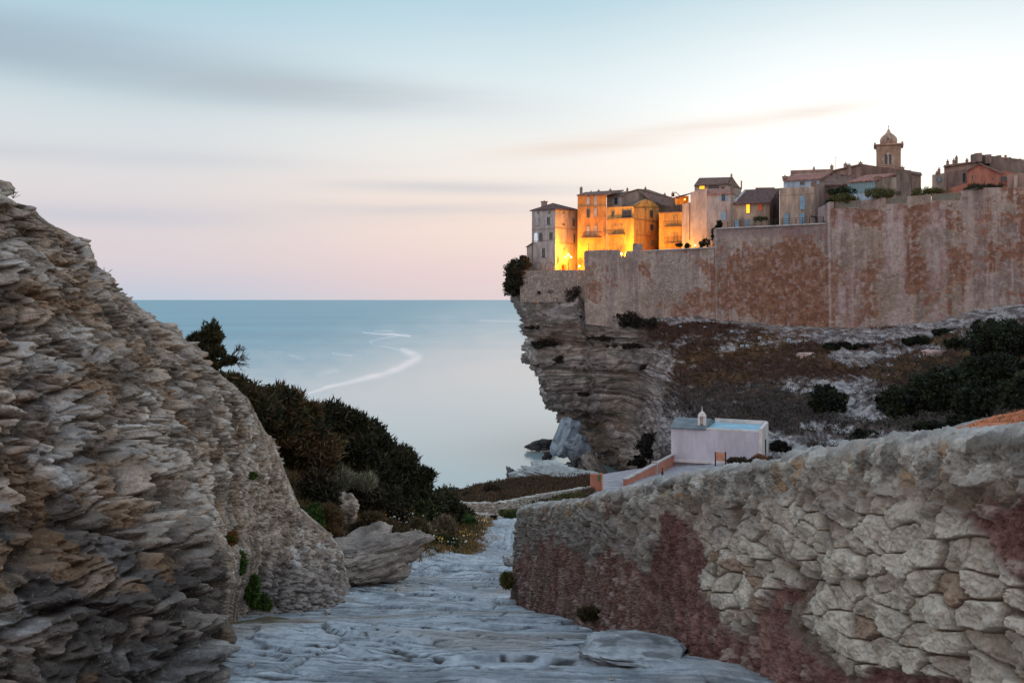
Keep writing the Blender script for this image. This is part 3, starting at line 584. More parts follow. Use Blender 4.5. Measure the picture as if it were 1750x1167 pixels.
# ================================================================== RAMPART
wtop = [(996, 431), (1004, 428), (1040, 427), (1059, 427), (1060, 438), (1069, 438), (1070, 429), (1100, 429), (1221, 423), (1221.6, 391), (1300, 387.5), (1412, 382), (1413, 349), (1418, 345), (1425, 345), (1426, 356), (1471, 355), (1472, 343),
        (1513, 338), (1514, 349), (1551, 348), (1552, 336), (1591, 332), (1592, 343.5), (1643, 342.5), (1644, 327), (1664, 321), (1750, 320), (1960, 305)]
def rampart_grid(name, p0, p1, ncol, topf, botf, Df_, cf, nrow=230, thick=1.6, mat=None, parent=None, off=(0, 0, 0), leftcap=False, amp=.12):
    px_ = np.linspace(p0, p1, ncol); D_ = Df_(px_); zt_ = ZC+(HY-topf(px_))/F*D_; zb_ = ZC+(HY-botf(px_))/F*D_-3.0
    v = np.linspace(0, 1, nrow)[:, None]; Zr = lerp(zb_[None], zt_[None], v); Yr = D_[None]-1.5*(1-v)+0*Zr; Xr = ((px_-CX)/F*D_)[None]+0*Zr
    pyr = HY-(Zr-ZC)/Yr*F; pxr_ = px_[None]+0*Zr
    s_ = Xr*1.0; dd = amp*fbm(s_*.5, Zr*.5, 0, 401, 5)+amp*.5*fbm(s_*2.5, Zr*2.5, 0, 403, 3)
    Yr = Yr-dd
    col = cf(pxr_, pyr, Xr, Zr)
    P_ = np.stack([Xr, Yr, Zr], -1)
    t1 = P_[-1:].copy(); t1[..., 1] += thick; t2 = t1.copy(); t2[..., 2] -= 4
    P_ = np.concatenate([P_, t1, t2]); col = np.concatenate([col, col[-1:], col[-1:]])
    if leftcap:
        K_ = 12; k_ = np.arange(K_, 0, -1)[None, :, None]/K_
        cap_ = P_[:, :1]+np.concatenate([.9*(1-np.cos(k_*1.57))*1.2, 9*k_**1.6, 0*k_], -1)*1.0
        P_ = np.concatenate([cap_, P_], 1); col = np.concatenate([np.repeat(col[:, :1], K_, 1), col], 1)
    return grid_mesh(name, P_, col, mat, parent, off=off)
def ramp_col(px, py, X_, Z_):
    o = np.ones(px.shape+(3,)); n1 = fbm(X_*.22, Z_*.22, 0, 411, 5); n2 = fbm(X_*1.1, Z_*1.1, 0, 413, 5, .6); st = fbm(X_*.75, Z_*.05, 0, 415, 4); st2 = fbm(X_*2.2, Z_*.12, 0, 417, 3)
    c = cmix(o*cv(136, 121, 108), cv(158, 142, 130), sst(-.6, .6, .5*n2+n1)); c = cmix(c, cv(112, 98, 98), sst(.0, .6, st)*.5); c = cmix(c, cv(172, 156, 148), sst(.05, .6, fbm(X_*.9, Z_*.04, 0, 419, 4))*.5*sst(1000, 1200, px))
    r = blob(px, py, [(1330, 480, 130, 70, 1.2), (1390, 500, 60, 90, 1.3), (1300, 510, 90, 50), (1195, 520, 60, 40, .75), (1370, 420, 60, 40, .85), (1270, 440, 40, 30, .6), (1450, 360, 30, 20, .8), (1480, 370, 36, 16, 1.1), (1425, 370, 12, 20, 1),
                      (1570, 365, 40, 18, 1.0), (1560, 460, 26, 90, .85), (1490, 480, 34, 90, .75), (1640, 450, 40, 90, .72), (1700, 420, 60, 100, .7), (1745, 380, 14, 60, 1.1), (1012, 490, 14, 40, .5), (1130, 500, 40, 34, .5), (1100, 460, 10, 16, .7), (1600, 500, 60, 60, .7)])
    k = sst(.38, .62, r+.20*n2+.34*n1+.14*st2)
    rc = cmix(o*cv(110, 76, 58), cv(134, 97, 77), sst(-.4, .6, n2)); rc = cmix(rc, cv(112, 72, 56), sst(.1, .7, st2)*.6)
    c = cmix(c, rc, k*.92)
    for x0_, w_, a_ in ((1436, 10, .7), (1455, 5, .5), (1521, 12, .65), (1540, 5, .5), (1597, 11, .55), (1612, 4, .4), (1670, 6, .3)):
        c = cmix(c, cv(172, 156, 156), np.exp(-((px-x0_+3*st2)/w_)**2)*a_*sst(-.6, .3, n1+st2*.4)*sst(345, 365, py))
    c = cmix(c, cv(120, 96, 92), sst(.3, .7, fbm(X_*1.7, Z_*1.4, 0, 421, 5, .65)-.1)*.35)
    c = cmix(c, cv(186, 170, 164), sst(.28, .6, fbm(X_*1.5+50, Z_*1.3, 0, 423, 5, .65))*.28)
    c = cmix(c, cv(128, 112, 112), ((px > 1222) & (px < 1414))*sst(412, 396, py+6*n2)*.7)
    rub = pmask_ell(px, py, 1143, 480, 36, 44)                       # patch where the bare rubble shows
    w1, w2, wc = worley(X_*2.6, Z_*4.2, 0, 425, .9, 2); c = cmix(c, cmix(o*cv(74, 64, 60), cv(176, 164, 154), sst(0, .25, w2-w1)*(.4+.6*wc)), rub*.7)
    c = cmix(c, cv(104, 88, 88), blob(px, py, [(1040, 440, 18, 70, .7), (1075, 460, 14, 60, .5)])*.45)
    c = cmix(c, cv(122, 110, 112), ((px > 1693) & (px < 1704) & (py > 474))*.6*(py < 526))
    edge_ = np.exp(-((px-1416)/2.2)**2)*(py > 348)+np.exp(-((px-1222)/1.5)**2)*.6*(py > 392)
    return cmix(c, cv(186, 172, 168), edge_*.45)
def pmask_ell(px, py, cx, cy, rx, ry): return sst(1.15, .8, np.hypot((px-cx)/rx, (py-cy)/ry)+.25*fbm(px*.12, py*.12, 0, 427, 4))
m_ramp = vcol_mat('old_render', 1.3, .20, .05, 4.0, .95, (1, 1, .6), .1)
rloc = pt(1222, 548, 262)
rampart = thing('rampart', rloc, 'long high town rampart with rust brown and mauve peeling render, crowning the cliff', 'rampart')
wtf = lambda p: np.interp(p, [a for a, b_ in wtop], [b_ for a, b_ in wtop]); wbf = lambda p: wbot(p)
rampart_grid('bastion_face', 998.5, 1221, 420, wtf, wbf, wD, ramp_col, mat=m_ramp, parent=rampart, off=rloc, leftcap=True)
rampart_grid('curtain_face', 1221.8, 1412, 380, wtf, wbf, lambda p: wD(p)-.4, ramp_col, mat=m_ramp, parent=rampart, off=rloc, leftcap=True)
rampart_grid('high_bastion_face', 1413, 1955, 760, wtf, wbf, lambda p: wD(p)-.9, ramp_col, 300, mat=m_ramp, parent=rampart, off=rloc, leftcap=True)
def rub_col(px, py, X_, Z_):
    w1, w2, wc = worley(X_*1.9, Z_*4.0, 0, 431, .8, 2); o = np.ones(px.shape+(3,)); n2 = fbm(X_, Z_, 0, 433, 4)
    c = cmix(o*cv(84, 72, 66), cmix(o*cv(126, 112, 104), cv(160, 146, 134), wc), sst(0, .2, w2-w1)); return cmix(c, cv(176, 160, 146), sst(.2, .7, n2)*.35)
m_rub = vcol_mat('small_rubble', 2.0, .30, .06, 6.0, .95, (1, 1, 1), .1)
sea_wall = rampart_grid('retaining_wall', 889, 1001, 260, lambda p: np.interp(p, [889, 1001], [462, 461]), lambda p: 499+0*p, lambda p: np.interp(p, [889, 1001], [297, 291]), rub_col, 90, 1.0, m_rub, None, pt(945, 498, 294), True, .1)
sea_wall.location = pt(945, 498, 294); tag(sea_wall, 'low rubble retaining wall under the corner house, on the very edge of the overhanging cliff', 'retaining wall')
mbc = MB()                                                          # pale coping stones along the tops
for a, b_, ta, tb in ((1101, 1221, 429, 423), (1223, 1411, 391, 382)):
    A_, B_ = pt(a, ta, wD(a)-.2-(.4 if a > 1221 else 0)), pt(b_, tb, wD(b_)-.2-(.4 if a > 1221 else 0))
    mbc.slab([(A_.x, A_.y-.25, A_.z+.16), (B_.x, B_.y-.25, B_.z+.16), (B_.x, B_.y+.9, B_.z+.16), (A_.x, A_.y+.9, A_.z+.16)], .3)
m_pale = plain('pale_coping', C(186, 178, 176), C(150, 142, 140), .8, bump=.02)
mbc.build('coping', m_pale, rampart)
mer = MB(); A_, B_ = pt(1081, 416, wD(1081)), pt(1098, 417, wD(1098)); mer.prism([(A_.x, A_.y), (B_.x, B_.y), (B_.x+.3, B_.y+2.2), (A_.x+.3, A_.y+2.2)], A_.z-3, [A_.z, B_.z, B_.z, A_.z])
mer.build('merlon', plain('merlon_render', C(150, 134, 128), C(120, 106, 102), .8, bump=.05), rampart)
# terraces the upper houses stand on
def block(name, pts, ztop, zbot, mat):
    m_ = MB(); m_.prism([((a-CX)/F*D, D) for a, D in pts], zbot, ztop); o = m_.build(name, mat); o['kind'] = 'structure'; return o
block('street', [(1006, 289), (1100, 280.2), (1221, 264.5), (1221, 330), (1006, 330)], zz(430, 280)-1.2, 57.8, m_earth)
block('upper_terrace', [(1224, 262), (1412, 242.5), (1412, 320), (1224, 320)], zz(391, 261)-.9, 60, m_earth)
block('garden_terrace', [(1416, 242), (1750, 212.5), (1990, 200), (1990, 330), (1416, 330)], zz(347, 236)-1.6, 60, m_earth)
# ================================================================== TOWN
def st(name, r, g_, b, k=.78, sc=.5): return plain(name, C(r, g_, b), C(r*k, g_*k, b*k), sc, .92, (1, 1, .35), .02)
M = {'grey': st('grey_render', 180, 168, 162), 'ochre': st('ochre_with_lamp_gold', 216, 166, 92), 'orange': st('apricot_with_lamp_gold', 208, 146, 84), 'pale': st('pale_render', 196, 176, 162), 'dark': st('dark_render', 142, 124, 114, .7),  # ochre and apricot deepened so the paint carries some of the lamps' gold
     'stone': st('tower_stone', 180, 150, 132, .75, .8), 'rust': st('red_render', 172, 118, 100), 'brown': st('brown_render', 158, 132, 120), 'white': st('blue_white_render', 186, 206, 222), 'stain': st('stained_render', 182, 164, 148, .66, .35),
     'deepbrown': st('deep_brown_wall', 132, 108, 98)}  # darker brown wall tone for side walls, wings and the church body
def tile(name, r, g_, b):
    m, g, bs = new_mat(name); co = g.node('ShaderNodeTexCoord').outputs['Object']
    n = g.noise(co, 1.2, 6, .7); wv = g.node('ShaderNodeTexWave', {'Vector': co, 'Scale': 1.1, 'Distortion': 1.0}, wave_type='BANDS', bands_direction='X').outputs[0]
    g.l.new(g.mix(g.ss(n, .35, .65), C(r, g_, b), C(r*.68, g_*.68, b*.68)), bs.inputs['Base Color']); bs.inputs['Roughness'].default_value = .9
    g.l.new(g.node('ShaderNodeBump', {'Height': wv, 'Distance': .12}).outputs[0], bs.inputs['Normal']); return m
M['tile'] = tile('brown_tiles', 142, 112, 100); M['pink'] = tile('pink_tiles', 190, 136, 122); M['tiled'] = tile('dark_tiles', 120, 92, 88)
M['pane'] = plain('window_glass', C(40, 38, 42), rough=.2, spec=.6); M['frame'] = plain('window_frame', C(150, 140, 132)); M['shut'] = plain('grey_shutter', C(182, 172, 172)); M['blue'] = plain('blue_shutter', C(136, 172, 196)); M['iron'] = plain('iron', C(46, 40, 40), rough=.6)
M['trim'] = plain('trim', C(150, 126, 104)); M['glasshouse'] = plain('teal_glazing', C(96, 150, 158), C(74, 124, 134), .6, .15, spec=.6); M['lit'] = plain('lit_window', C(255, 190, 60), emit=(C(255, 176, 40), 1.6)); M['litred'] = plain('dim_lit_window', C(160, 70, 40), emit=(C(200, 90, 40), .35))
M['skyrefl'] = plain('pane_sky_reflection', C(220, 226, 232), emit=(C(220, 228, 236), .35)); M['bulb'] = plain('lamp_glass', C(255, 220, 140), emit=(C(255, 214, 120), 9)); M['redl'] = plain('red_lamp_glass', C(255, 110, 60), emit=(C(255, 96, 50), 1.5)); M['reddoor'] = plain('red_door', C(120, 50, 36))  # the pale arched pane glows to stand in for the sky mirrored in it
def xy(px, D): return ((px-CX)/F*D, D)
def fpt(a, b_, px, off=0.0):
    """point in plan where the column px meets the facade a-b ((px, D) pairs), pushed out by off"""
    A, B = np.array(xy(*a)), np.array(xy(*b_)); d_ = B-A; k = (px-CX)/F
    s_ = (k*A[1]-A[0])/(d_[0]-k*d_[1]); p = A+d_*s_; n = np.array([d_[1], -d_[0]]); n /= np.linalg.norm(n)
    if n @ p > 0: n = -n
    return p+n*off, n
def panel(mb, a, b_, x0, x1, y0, y1, o0, o1):
    """box on the facade from pixel columns x0..x1, rows y0 (top)..y1, between offsets o0..o1"""
    p, n = fpt(a, b_, x0); q, _ = fpt(a, b_, x1); D = (p[1]+q[1])/2
    zt_, zb_ = zz(y0, D), zz(y1, D)
    mb.prism([tuple(p+n*o0), tuple(q+n*o0), tuple(q+n*o1), tuple(p+n*o1)], zb_, zt_)
def window(parent, a, b_, x0, x1, y0, y1, style='plain', shut='shut', pane='pane'):
    f = MB(); e = .28*min(x1-x0, 3)/2; ey = .45
    panel(f, a, b_, x0-e, x0, y0-ey, y1+ey, -.05, .16); panel(f, a, b_, x1, x1+e, y0-ey, y1+ey, -.05, .16); panel(f, a, b_, x0, x1, y0-ey, y0, -.05, .157); panel(f, a, b_, x0, x1, y1, y1+ey, -.05, .22)
    if style in ('plain', 'open'): c = (x0+x1)/2; panel(f, a, b_, c-.12, c+.12, y0, y1, 0, .09)
    fo = f.build('window', M['frame'], parent)
    p = MB(); panel(p, a, b_, x0, x1, y0, y1, -.05, .05); p.build('pane', M[pane], fo)
    if style == 'open':
        w_ = (x1-x0)*.62
        for u, v in ((x0-e-w_, x0-e), (x1+e, x1+e+w_)):
            s_ = MB(); panel(s_, a, b_, u, v, y0, y1, .0, .13); s_.build('shutter', M[shut], fo)
    if style == 'closed':
        c = (x0+x1)/2
        for u, v in ((x0, c-.08), (c+.08, x1)):
            s_ = MB(); panel(s_, a, b_, u, v, y0, y1, .05, .13)
            for k in range(5):
                yy = lerp(y0, y1, (k+.5)/5); panel(s_, a, b_, u+.1, v-.1, yy-.25, yy+.25, .13, .17)
            s_.build('shutter', M[shut], fo)
    return fo
def arch(parent, name, a, b_, xc, hw, ytop, ybot, mat, o=.05, ring=None):
    """opening with a round head"""
    p, n = fpt(a, b_, xc); D = p[1]; A, B = np.array(xy(*a)), np.array(xy(*b_)); u = (B-A)/np.linalg.norm(B-A); sc = D/F; hw_m = hw*sc/abs(u[0]); zt_, zb_ = zz(ytop, D), zz(ybot, D)
    zr_ = zt_-min(hw_m, (zt_-zb_)*.5); out_ = [(-hw_m, zb_), (hw_m, zb_)]+[(hw_m*math.cos(q), zr_+(zt_-zr_)*math.sin(q)) for q in np.linspace(0, math.pi, 9)]
    mb = MB(); fr = [(p[0]+u[0]*h+n[0]*o, p[1]+u[1]*h+n[1]*o, z_) for h, z_ in out_]; bk = [(p[0]+u[0]*h-n[0]*.05, p[1]+u[1]*h-n[1]*.05, z_) for h, z_ in out_]; m_ = len(fr)
    mb.add(fr+bk, [tuple(range(m_)), tuple(range(m_, 2*m_))[::-1]]+[(i, (i+1) % m_, m_+(i+1) % m_, m_+i) for i in range(m_)]); return mb.build(name, mat, parent)
def walls(parent, mat, foot, tops, zb, depth=9, name='wall', back=None):
    """foot: facade corners (px, D) left to right; tops: py at each"""
    f = [xy(*p) for p in foot]; z_ = [zz(t_, p[1]) for t_, p in zip(tops, foot)]
    bk = [(f[-1][0]+(foot[-1][0]-CX)/F*depth, f[-1][1]+depth), (f[0][0]+(foot[0][0]-CX)/F*depth, f[0][1]+depth)]
    bz = back or [z_[-1], z_[0]]
    mb = MB(); mb.prism(f+bk, zb, z_+list(bz)); return mb.build(name, M[mat] if isinstance(mat, str) else mat, parent)
def roof(parent, polys, mat, th=.3, name='roof'):
    mb = MB()
    for p in polys: mb.slab([tuple(pt(*q)) for q in p], th)
    return mb.build(name, M[mat], parent)
def chimney(parent, px, y0, y1, D, w_=.45, mat='brown', pot=True):
    mb = MB(); p = pt(px, y0, D); q = pt(px, y1, D); mb.prism([(p.x-w_, p.y-w_), (p.x+w_, p.y-w_), (p.x+w_, p.y+w_), (p.x-w_, p.y+w_)], q.z, p.z-.35)
    mb.prism([(p.x-w_*1.2, p.y-w_*1.2), (p.x+w_*1.2, p.y-w_*1.2), (p.x+w_*1.2, p.y+w_*1.2), (p.x-w_*1.2, p.y+w_*1.2)], p.z-.35, p.z-.2)
    if pot: mb.bar((p.x, p.y, p.z-.2), (p.x, p.y, p.z+.25), .2, 6, .14)
    return mb.build('chimney', M[mat], parent)
def band(parent, a, b_, x0, x1, y, h=.5, mat='trim', o=.14):
    mb = MB(); panel(mb, a, b_, x0, x1, y-h, y+h, -.02, o); return mb.build('cornice', M[mat], parent)
def balcony(parent, a, b_, x0, x1, yf, hgt=8, depth=1.1):
    mb = MB(); panel(mb, a, b_, x0, x1, yf, yf+1.0, 0, depth); o = mb.build('balcony', M['trim'], parent)
    mb = MB(); p, n = fpt(a, b_, x0); q, _ = fpt(a, b_, x1); D = p[1]; z0, z1 = zz(yf, D), zz(yf-hgt, D); P0, P1 = p+n*(depth-.05), q+n*(depth-.05)
    for zt_ in (z1, z0+.12): mb.bar((P0[0], P0[1], zt_), (P1[0], P1[1], zt_), .05, 4); mb.bar((p[0], p[1], zt_), (P0[0], P0[1], zt_), .05, 4); mb.bar((q[0], q[1], zt_), (P1[0], P1[1], zt_), .05, 4)
    for k in range(15): c = lerp(P0, P1, k/14); mb.bar((c[0], c[1], z0), (c[0], c[1], z1), .035, 4)
    mb.build('railing', M['iron'], o)
def H(label, px, py, D, name='house', cat='house', group='old houses along the cliff top'): return thing(name, pt(px, py, D), label, cat, group)
ZB = 57.9
# ---- corner house on the point
h = H('square four-storey house with low hipped roof, one side grey, the other lamp-lit orange', 949, 462, 296)
a, b_, c_ = (909, 303.5), (949, 296), (989, 305.5)
walls(h, 'grey', [a, b_, c_], [359.5, 356, 359], ZB, 11)
e = MB(); e.slab([tuple(pt(905, 359.5, 304)), tuple(pt(949, 356.5, 295)), tuple(pt(993, 359, 306)), tuple(pt(950, 356.8, 316))], .35); q0 = len(e.v); ap = pt(945, 347, 304)
ring = [tuple(pt(905.5, 359.4, 304)), tuple(pt(949, 356.4, 295.2)), tuple(pt(992.5, 358.9, 306)), tuple(pt(950, 356.7, 315.8))]
e.add(ring+[tuple(ap)], [(0, 1, 4), (1, 2, 4), (2, 3, 4), (3, 0, 4), (3, 2, 1, 0)]); rf = e.build('roof', M['tiled'], h); chimney(h, 930, 343.5, 353, 306, .9)
window(h, a, b_, 935.5, 940.5, 371.5, 384, 'open'); window(h, a, b_, 916, 921, 373.5, 386, 'closed', 'shut'); window(h, a, b_, 939.5, 944.5, 397.5, 409); window(h, a, b_, 927, 932, 424.5, 440, 'open')
arch(h, 'arched_window', a, b_, 916, 2.8, 398, 413.5, M['skyrefl'], .1); arch(h, 'arched_window', a, b_, 924.3, 2.8, 397.5, 413, M['pane'], .1)
for xc in (918.8, 939): arch(h, 'blind_arch', a, b_, xc, 6.8, 448, 460, M['trim'], .12); arch(h, 'arch_recess', a, b_, xc, 5.6, 449.6, 460.5, M['grey'], .16)
for y in (391.5, 411): band(h, a, b_, 909, 949, y, .35)
for y in (391.5, 416): band(h, b_, c_, 949.2, 989, y, .35)
for x_ in (920, 939): window(h, a, b_, x_-1, x_+1, 362, 365)
window(h, b_, c_, 962, 964, 362.5, 365); window(h, b_, c_, 978.5, 981.5, 375.5, 386); window(h, b_, c_, 979.5, 982.5, 401, 414.5); window(h, b_, c_, 962, 966, 424, 435, 'closed', 'frame'); window(h, b_, c_, 961.5, 965, 383, 385)
arch(h, 'door_arch', b_, c_, 962, 6, 449.5, 461, M['trim'], .1); arch(h, 'door', b_, c_, 961.7, 2, 452, 461.2, M['reddoor'], .16)
an = walls(h, 'grey', [(900.3, 304.5), (909, 303)], [420.5, 415], ZB, 7, 'annexe'); roof(h, [[(898, 422, 304), (909.4, 414.6, 302.4), (909.4, 414.6, 311), (898, 422, 311)]], 'tiled', .25)
# ---- tall orange house
h = H('tall flat-fronted orange house with a long balcony, right of the hipped corner house', 1012, 455, 295)
a, b_ = (987.2, 298), (1036.3, 294)
walls(h, 'orange', [a, b_], [333.5, 332.5], ZB, 13); roof(h, [[(985.5, 333.3, 297.5), (1038.5, 331.8, 293.2), (1066, 324.5, 304), (1000, 328.5, 310)]], 'tile', .35)
for y in (352.8, ): band(h, a, b_, 987.2, 1036.3, y, .6, 'trim', .2)
window(h, a, b_, 1003, 1008, 336.5, 351, 'closed'); window(h, a, b_, 1015.3, 1020.3, 335.5, 351, 'closed'); window(h, a, b_, 1003, 1008, 358, 372); window(h, a, b_, 1015.3, 1020.3, 356, 371, 'closed')
window(h, a, b_, 1002.7, 1007.7, 387, 402, 'closed'); window(h, a, b_, 1015.5, 1020.5, 386, 401, 'closed'); window(h, a, b_, 1003.5, 1005.5, 417.5, 431, 'closed', 'ochre'); window(h, a, b_, 1015.8, 1017.8, 416.5, 430, 'closed', 'ochre')
balcony(h, a, b_, 994, 1027.5, 406.5, 9)
chimney(h, 993.2, 320, 333, 299, .4); chimney(h, 1023, 325, 330, 305, .35); chimney(h, 1010, 327, 331, 306, .3); chimney(h, 1043, 323.5, 328, 306, .35)
# ---- stepped yellow house with gabled side
h = H('stepped yellow house with recessed top balcony and bare gabled side, brightest of the row', 1083, 440, 290)
a, b_, c_ = (1036.5, 293.6), (1083.2, 288.5), (1126, 302)
walls(h, 'ochre', [a, b_, c_], [354.5, 352.5, 353], ZB, 6)
g_ = MB(); f_ = [fpt(b_, c_, x_)[0] for x_ in (1083.2, 1092, 1104, 1116, 1126)]; tp = [352.5, 346, 340.8, 345, 353]
prof = [(p[0], p[1], zz(t_, p[1])) for p, t_ in zip(f_, tp)]; low = [(p[0], p[1], zz(356, p[1])) for p in f_]; n = fpt(b_, c_, 1100)[1]
vs = prof+low[::-1]; vb = [(v[0]-n[0]*.5, v[1]-n[1]*.5, v[2]) for v in vs]; m_ = len(vs); g_.add(vs+vb, [tuple(range(m_)), tuple(range(m_, 2*m_))[::-1]]+[(i, (i+1) % m_, m_+(i+1) % m_, m_+i) for i in range(m_)]); g_.build('gable', M['ochre'], h)
roof(h, [[(1082.6, 352.3, 288), (1104.3, 340.3, 295.2), (1093, 341, 304), (1062, 352, 300)], [(1104.3, 340.3, 295.2), (1127.3, 353, 302.4), (1118, 352, 309), (1093, 341, 304)]], 'tile', .25)
window(h, a, b_, 1045.5, 1050, 362, 369.5); window(h, a, b_, 1063.5, 1079.5, 359.5, 372, 'none'); band(h, a, b_, 1036.5, 1083, 374.2, .8, 'trim', .6); window(h, a, b_, 1048, 1051, 383, 400, 'closed', 'ochre'); window(h, a, b_, 1059, 1062, 383, 400, 'closed', 'ochre')
balcony(h, a, b_, 1041, 1068.5, 401, 7.5); balcony(h, a, b_, 1062, 1080, 373, 3.5, .5); window(h, a, b_, 1043, 1047, 408.5, 419, 'closed', 'ochre'); window(h, a, b_, 1060.5, 1064.5, 407, 422, 'closed', 'ochre')
window(h, b_, c_, 1110.5, 1115, 360, 371); window(h, b_, c_, 1111, 1115.5, 384, 394); window(h, b_, c_, 1112, 1116, 410.5, 421, 'closed', 'trim'); window(h, b_, c_, 1102.5, 1104, 356.5, 359)
band(h, b_, c_, 1084, 1124, 376.3, .4); band(h, b_, c_, 1089, 1117, 402.5, .4)
up = walls(h, 'pale', [(1037, 301), (1062.3, 298.5)], [335.5, 334.5], zz(362, 300), 8, 'upper_storey'); roof(h, [[(1036, 335.3, 300.4), (1064, 334, 297.8), (1075, 327, 308), (1042, 329, 309)]], 'tile', .3); window(h, (1037, 301), (1062.3, 298.5), 1044.5, 1048.5, 338.5, 350, 'closed', 'blue'); window(h, (1037, 301), (1062.3, 298.5), 1050.5, 1055.5, 338, 349.5, 'open', 'blue')
# ---- big roof behind
h = H('pale house with a long brown roof sloping right, behind the stepped yellow house', 1105, 345, 312)
f0 = [(1050, 312), (1090, 310), (1150, 315)]; walls(h, 'pale', f0, [334, 324, 340], ZB, 10)
roof(h, [[(1048, 335, 311), (1090, 322.8, 309.4), (1108, 324, 325), (1075, 333, 325)], [(1090, 322.8, 309.4), (1151, 339.5, 314), (1150, 338, 328), (1108, 324, 325)], [(1090, 324.6, 309), (1151, 341, 313.5), (1147, 355, 306), (1110, 342, 304)]], 'tile', .25); chimney(h, 1103, 320.5, 330, 314, .3); chimney(h, 1136, 331, 338, 316, .35); chimney(h, 1072, 322, 330, 316, .3)
# ---- yellow house with roof terrace
h = H('narrow yellow house with two iron balconies and a railed roof terrace', 1145, 440, 290)
a, b_ = (1126.2, 291), (1165.8, 287.5)
walls(h, 'ochre', [a, b_], [363.5, 362.5], ZB, 12); band(h, a, b_, 1125.5, 1165.5, 363.5, .7, 'trim', .3); band(h, a, b_, 1126, 1165.5, 387.5, .3); band(h, a, b_, 1126, 1165.5, 422.5, .3)
for y in (387, 415): balcony(h, a, b_, 1137, 1165, y, 8.5)
for x_ in (1148, 1154.5): window(h, a, b_, x_, x_+3.5, 368.5, 385.5, 'closed', 'ochre'); window(h, a, b_, x_, x_+3.5, 397.5, 413.5, 'closed', 'ochre')
mb = MB(); p, n = fpt(a, b_, 1124.5); q, _ = fpt(a, b_, 1163); z0 = zz(363, 289)
for dz in (.1, .6, 1.1, 1.7): mb.bar((p[0], p[1]+.2, z0+dz), (q[0], q[1]+.2, z0+dz), .05, 4)
for k in range(21): c = lerp(p, q, k/20); mb.bar((c[0], c[1]+.2, z0), (c[0], c[1]+.2, z0+1.7), .05, 4)
mb.build('terrace_railing', M['iron'], h)
walls(h, 'deepbrown', [(1146, 298), (1166, 296)], [339, 334], zz(368, 297), 6, 'terrace_room'); window(h, (1146, 298), (1166, 296), 1151, 1161, 344.5, 361, 'none'); roof(h, [[(1145, 338, 297), (1154, 327.5, 300), (1154, 327.5, 304), (1145, 338, 304)], [(1154, 327.5, 300), (1167, 338, 296), (1167, 338, 303), (1154, 327.5, 304)]], 'tile', .3)
chimney(h, 1150, 329, 336, 303, .4); chimney(h, 1121, 355, 359, 298, .3)
# ---- tall blank grey house
h = H('tall blank grey house with a lamp-lit open loft at its left shoulder', 1190, 430, 281)
a, b_ = (1165.9, 284.5), (1180, 282.5); walls(h, 'grey', [a, b_], [347, 347.5], ZB, 10); walls(h, 'grey', [(1180, 282.2), (1208.2, 279)], [329, 322], ZB, 12, 'wall'); band(h, a, b_, 1166, 1180, 347, .4)
mb = MB(); p, n = fpt((1180, 282.2), (1208.2, 279), 1178.5); mb.bar((p[0], p[1]-.15, zz(346, 282)), (p[0], p[1]-.15, zz(410, 282)), .09, 5); mb.build('downpipe', M['iron'], h)
mb = MB(); A_ = pt(1157, 333, 287); B_ = pt(1180, 328, 287)
mb.prism([(A_.x, 290), (B_.x, 290), (B_.x, 290.4), (A_.x, 290.4)], zz(349, 288), zz(334, 288)); mb.build('loft_back_wall', M['ochre'], h)
mb = MB(); mb.slab([tuple(pt(1155, 339, 286)), tuple(pt(1180, 330, 284)), tuple(pt(1180, 330, 292)), tuple(pt(1155, 336, 292))], .3); mb.build('loft_roof', M['tiled'], h)
# ---- grey house, blue shutters
h = H('grey house with small blue-shuttered windows and pink roof, right of the blank grey house', 1229, 390, 278)
a, b_ = (1208.4, 279), (1249.3, 276.5); walls(h, 'grey', [a, b_], [331.5, 330.5], 62, 9); roof(h, [[(1207.5, 331.5, 278.5), (1250, 330, 276), (1250, 322.5, 286), (1208, 323, 288)]], 'pink')
window(h, a, b_, 1233.5, 1239.5, 332.5, 343.5, 'open', 'blue'); arch(h, 'shutter', a, b_, 1236.5, 4, 362, 376.5, M['blue'], .12); chimney(h, 1252, 319, 333, 280, .5); chimney(h, 1267, 308, 322, 284, .16, 'rust', False)
# ---- attic behind
h = H('attic house with a lit yellow window and brown roof, above the blue-shuttered grey house', 1225, 315, 300)
a, b_, c_ = (1187, 302), (1242.5, 298.5), (1267, 308); walls(h, 'pale', [a, b_, c_], [316.5, 313.5, 322], 62, 6)
roof(h, [[(1186, 317, 301.4), (1243, 313.2, 297.8), (1252, 302.8, 304), (1195, 304.2, 308)], [(1243, 313.2, 297.8), (1268, 322.5, 308.4), (1262, 318, 314), (1252, 302.8, 304)]], 'tile', .35)
window(h, a, b_, 1195.5, 1204, 317.6, 323.5, 'none', pane='lit'); window(h, a, b_, 1211, 1229, 316.5, 322.5, 'none'); window(h, a, b_, 1233, 1238, 319, 324); chimney(h, 1250, 298, 305, 304, .25)
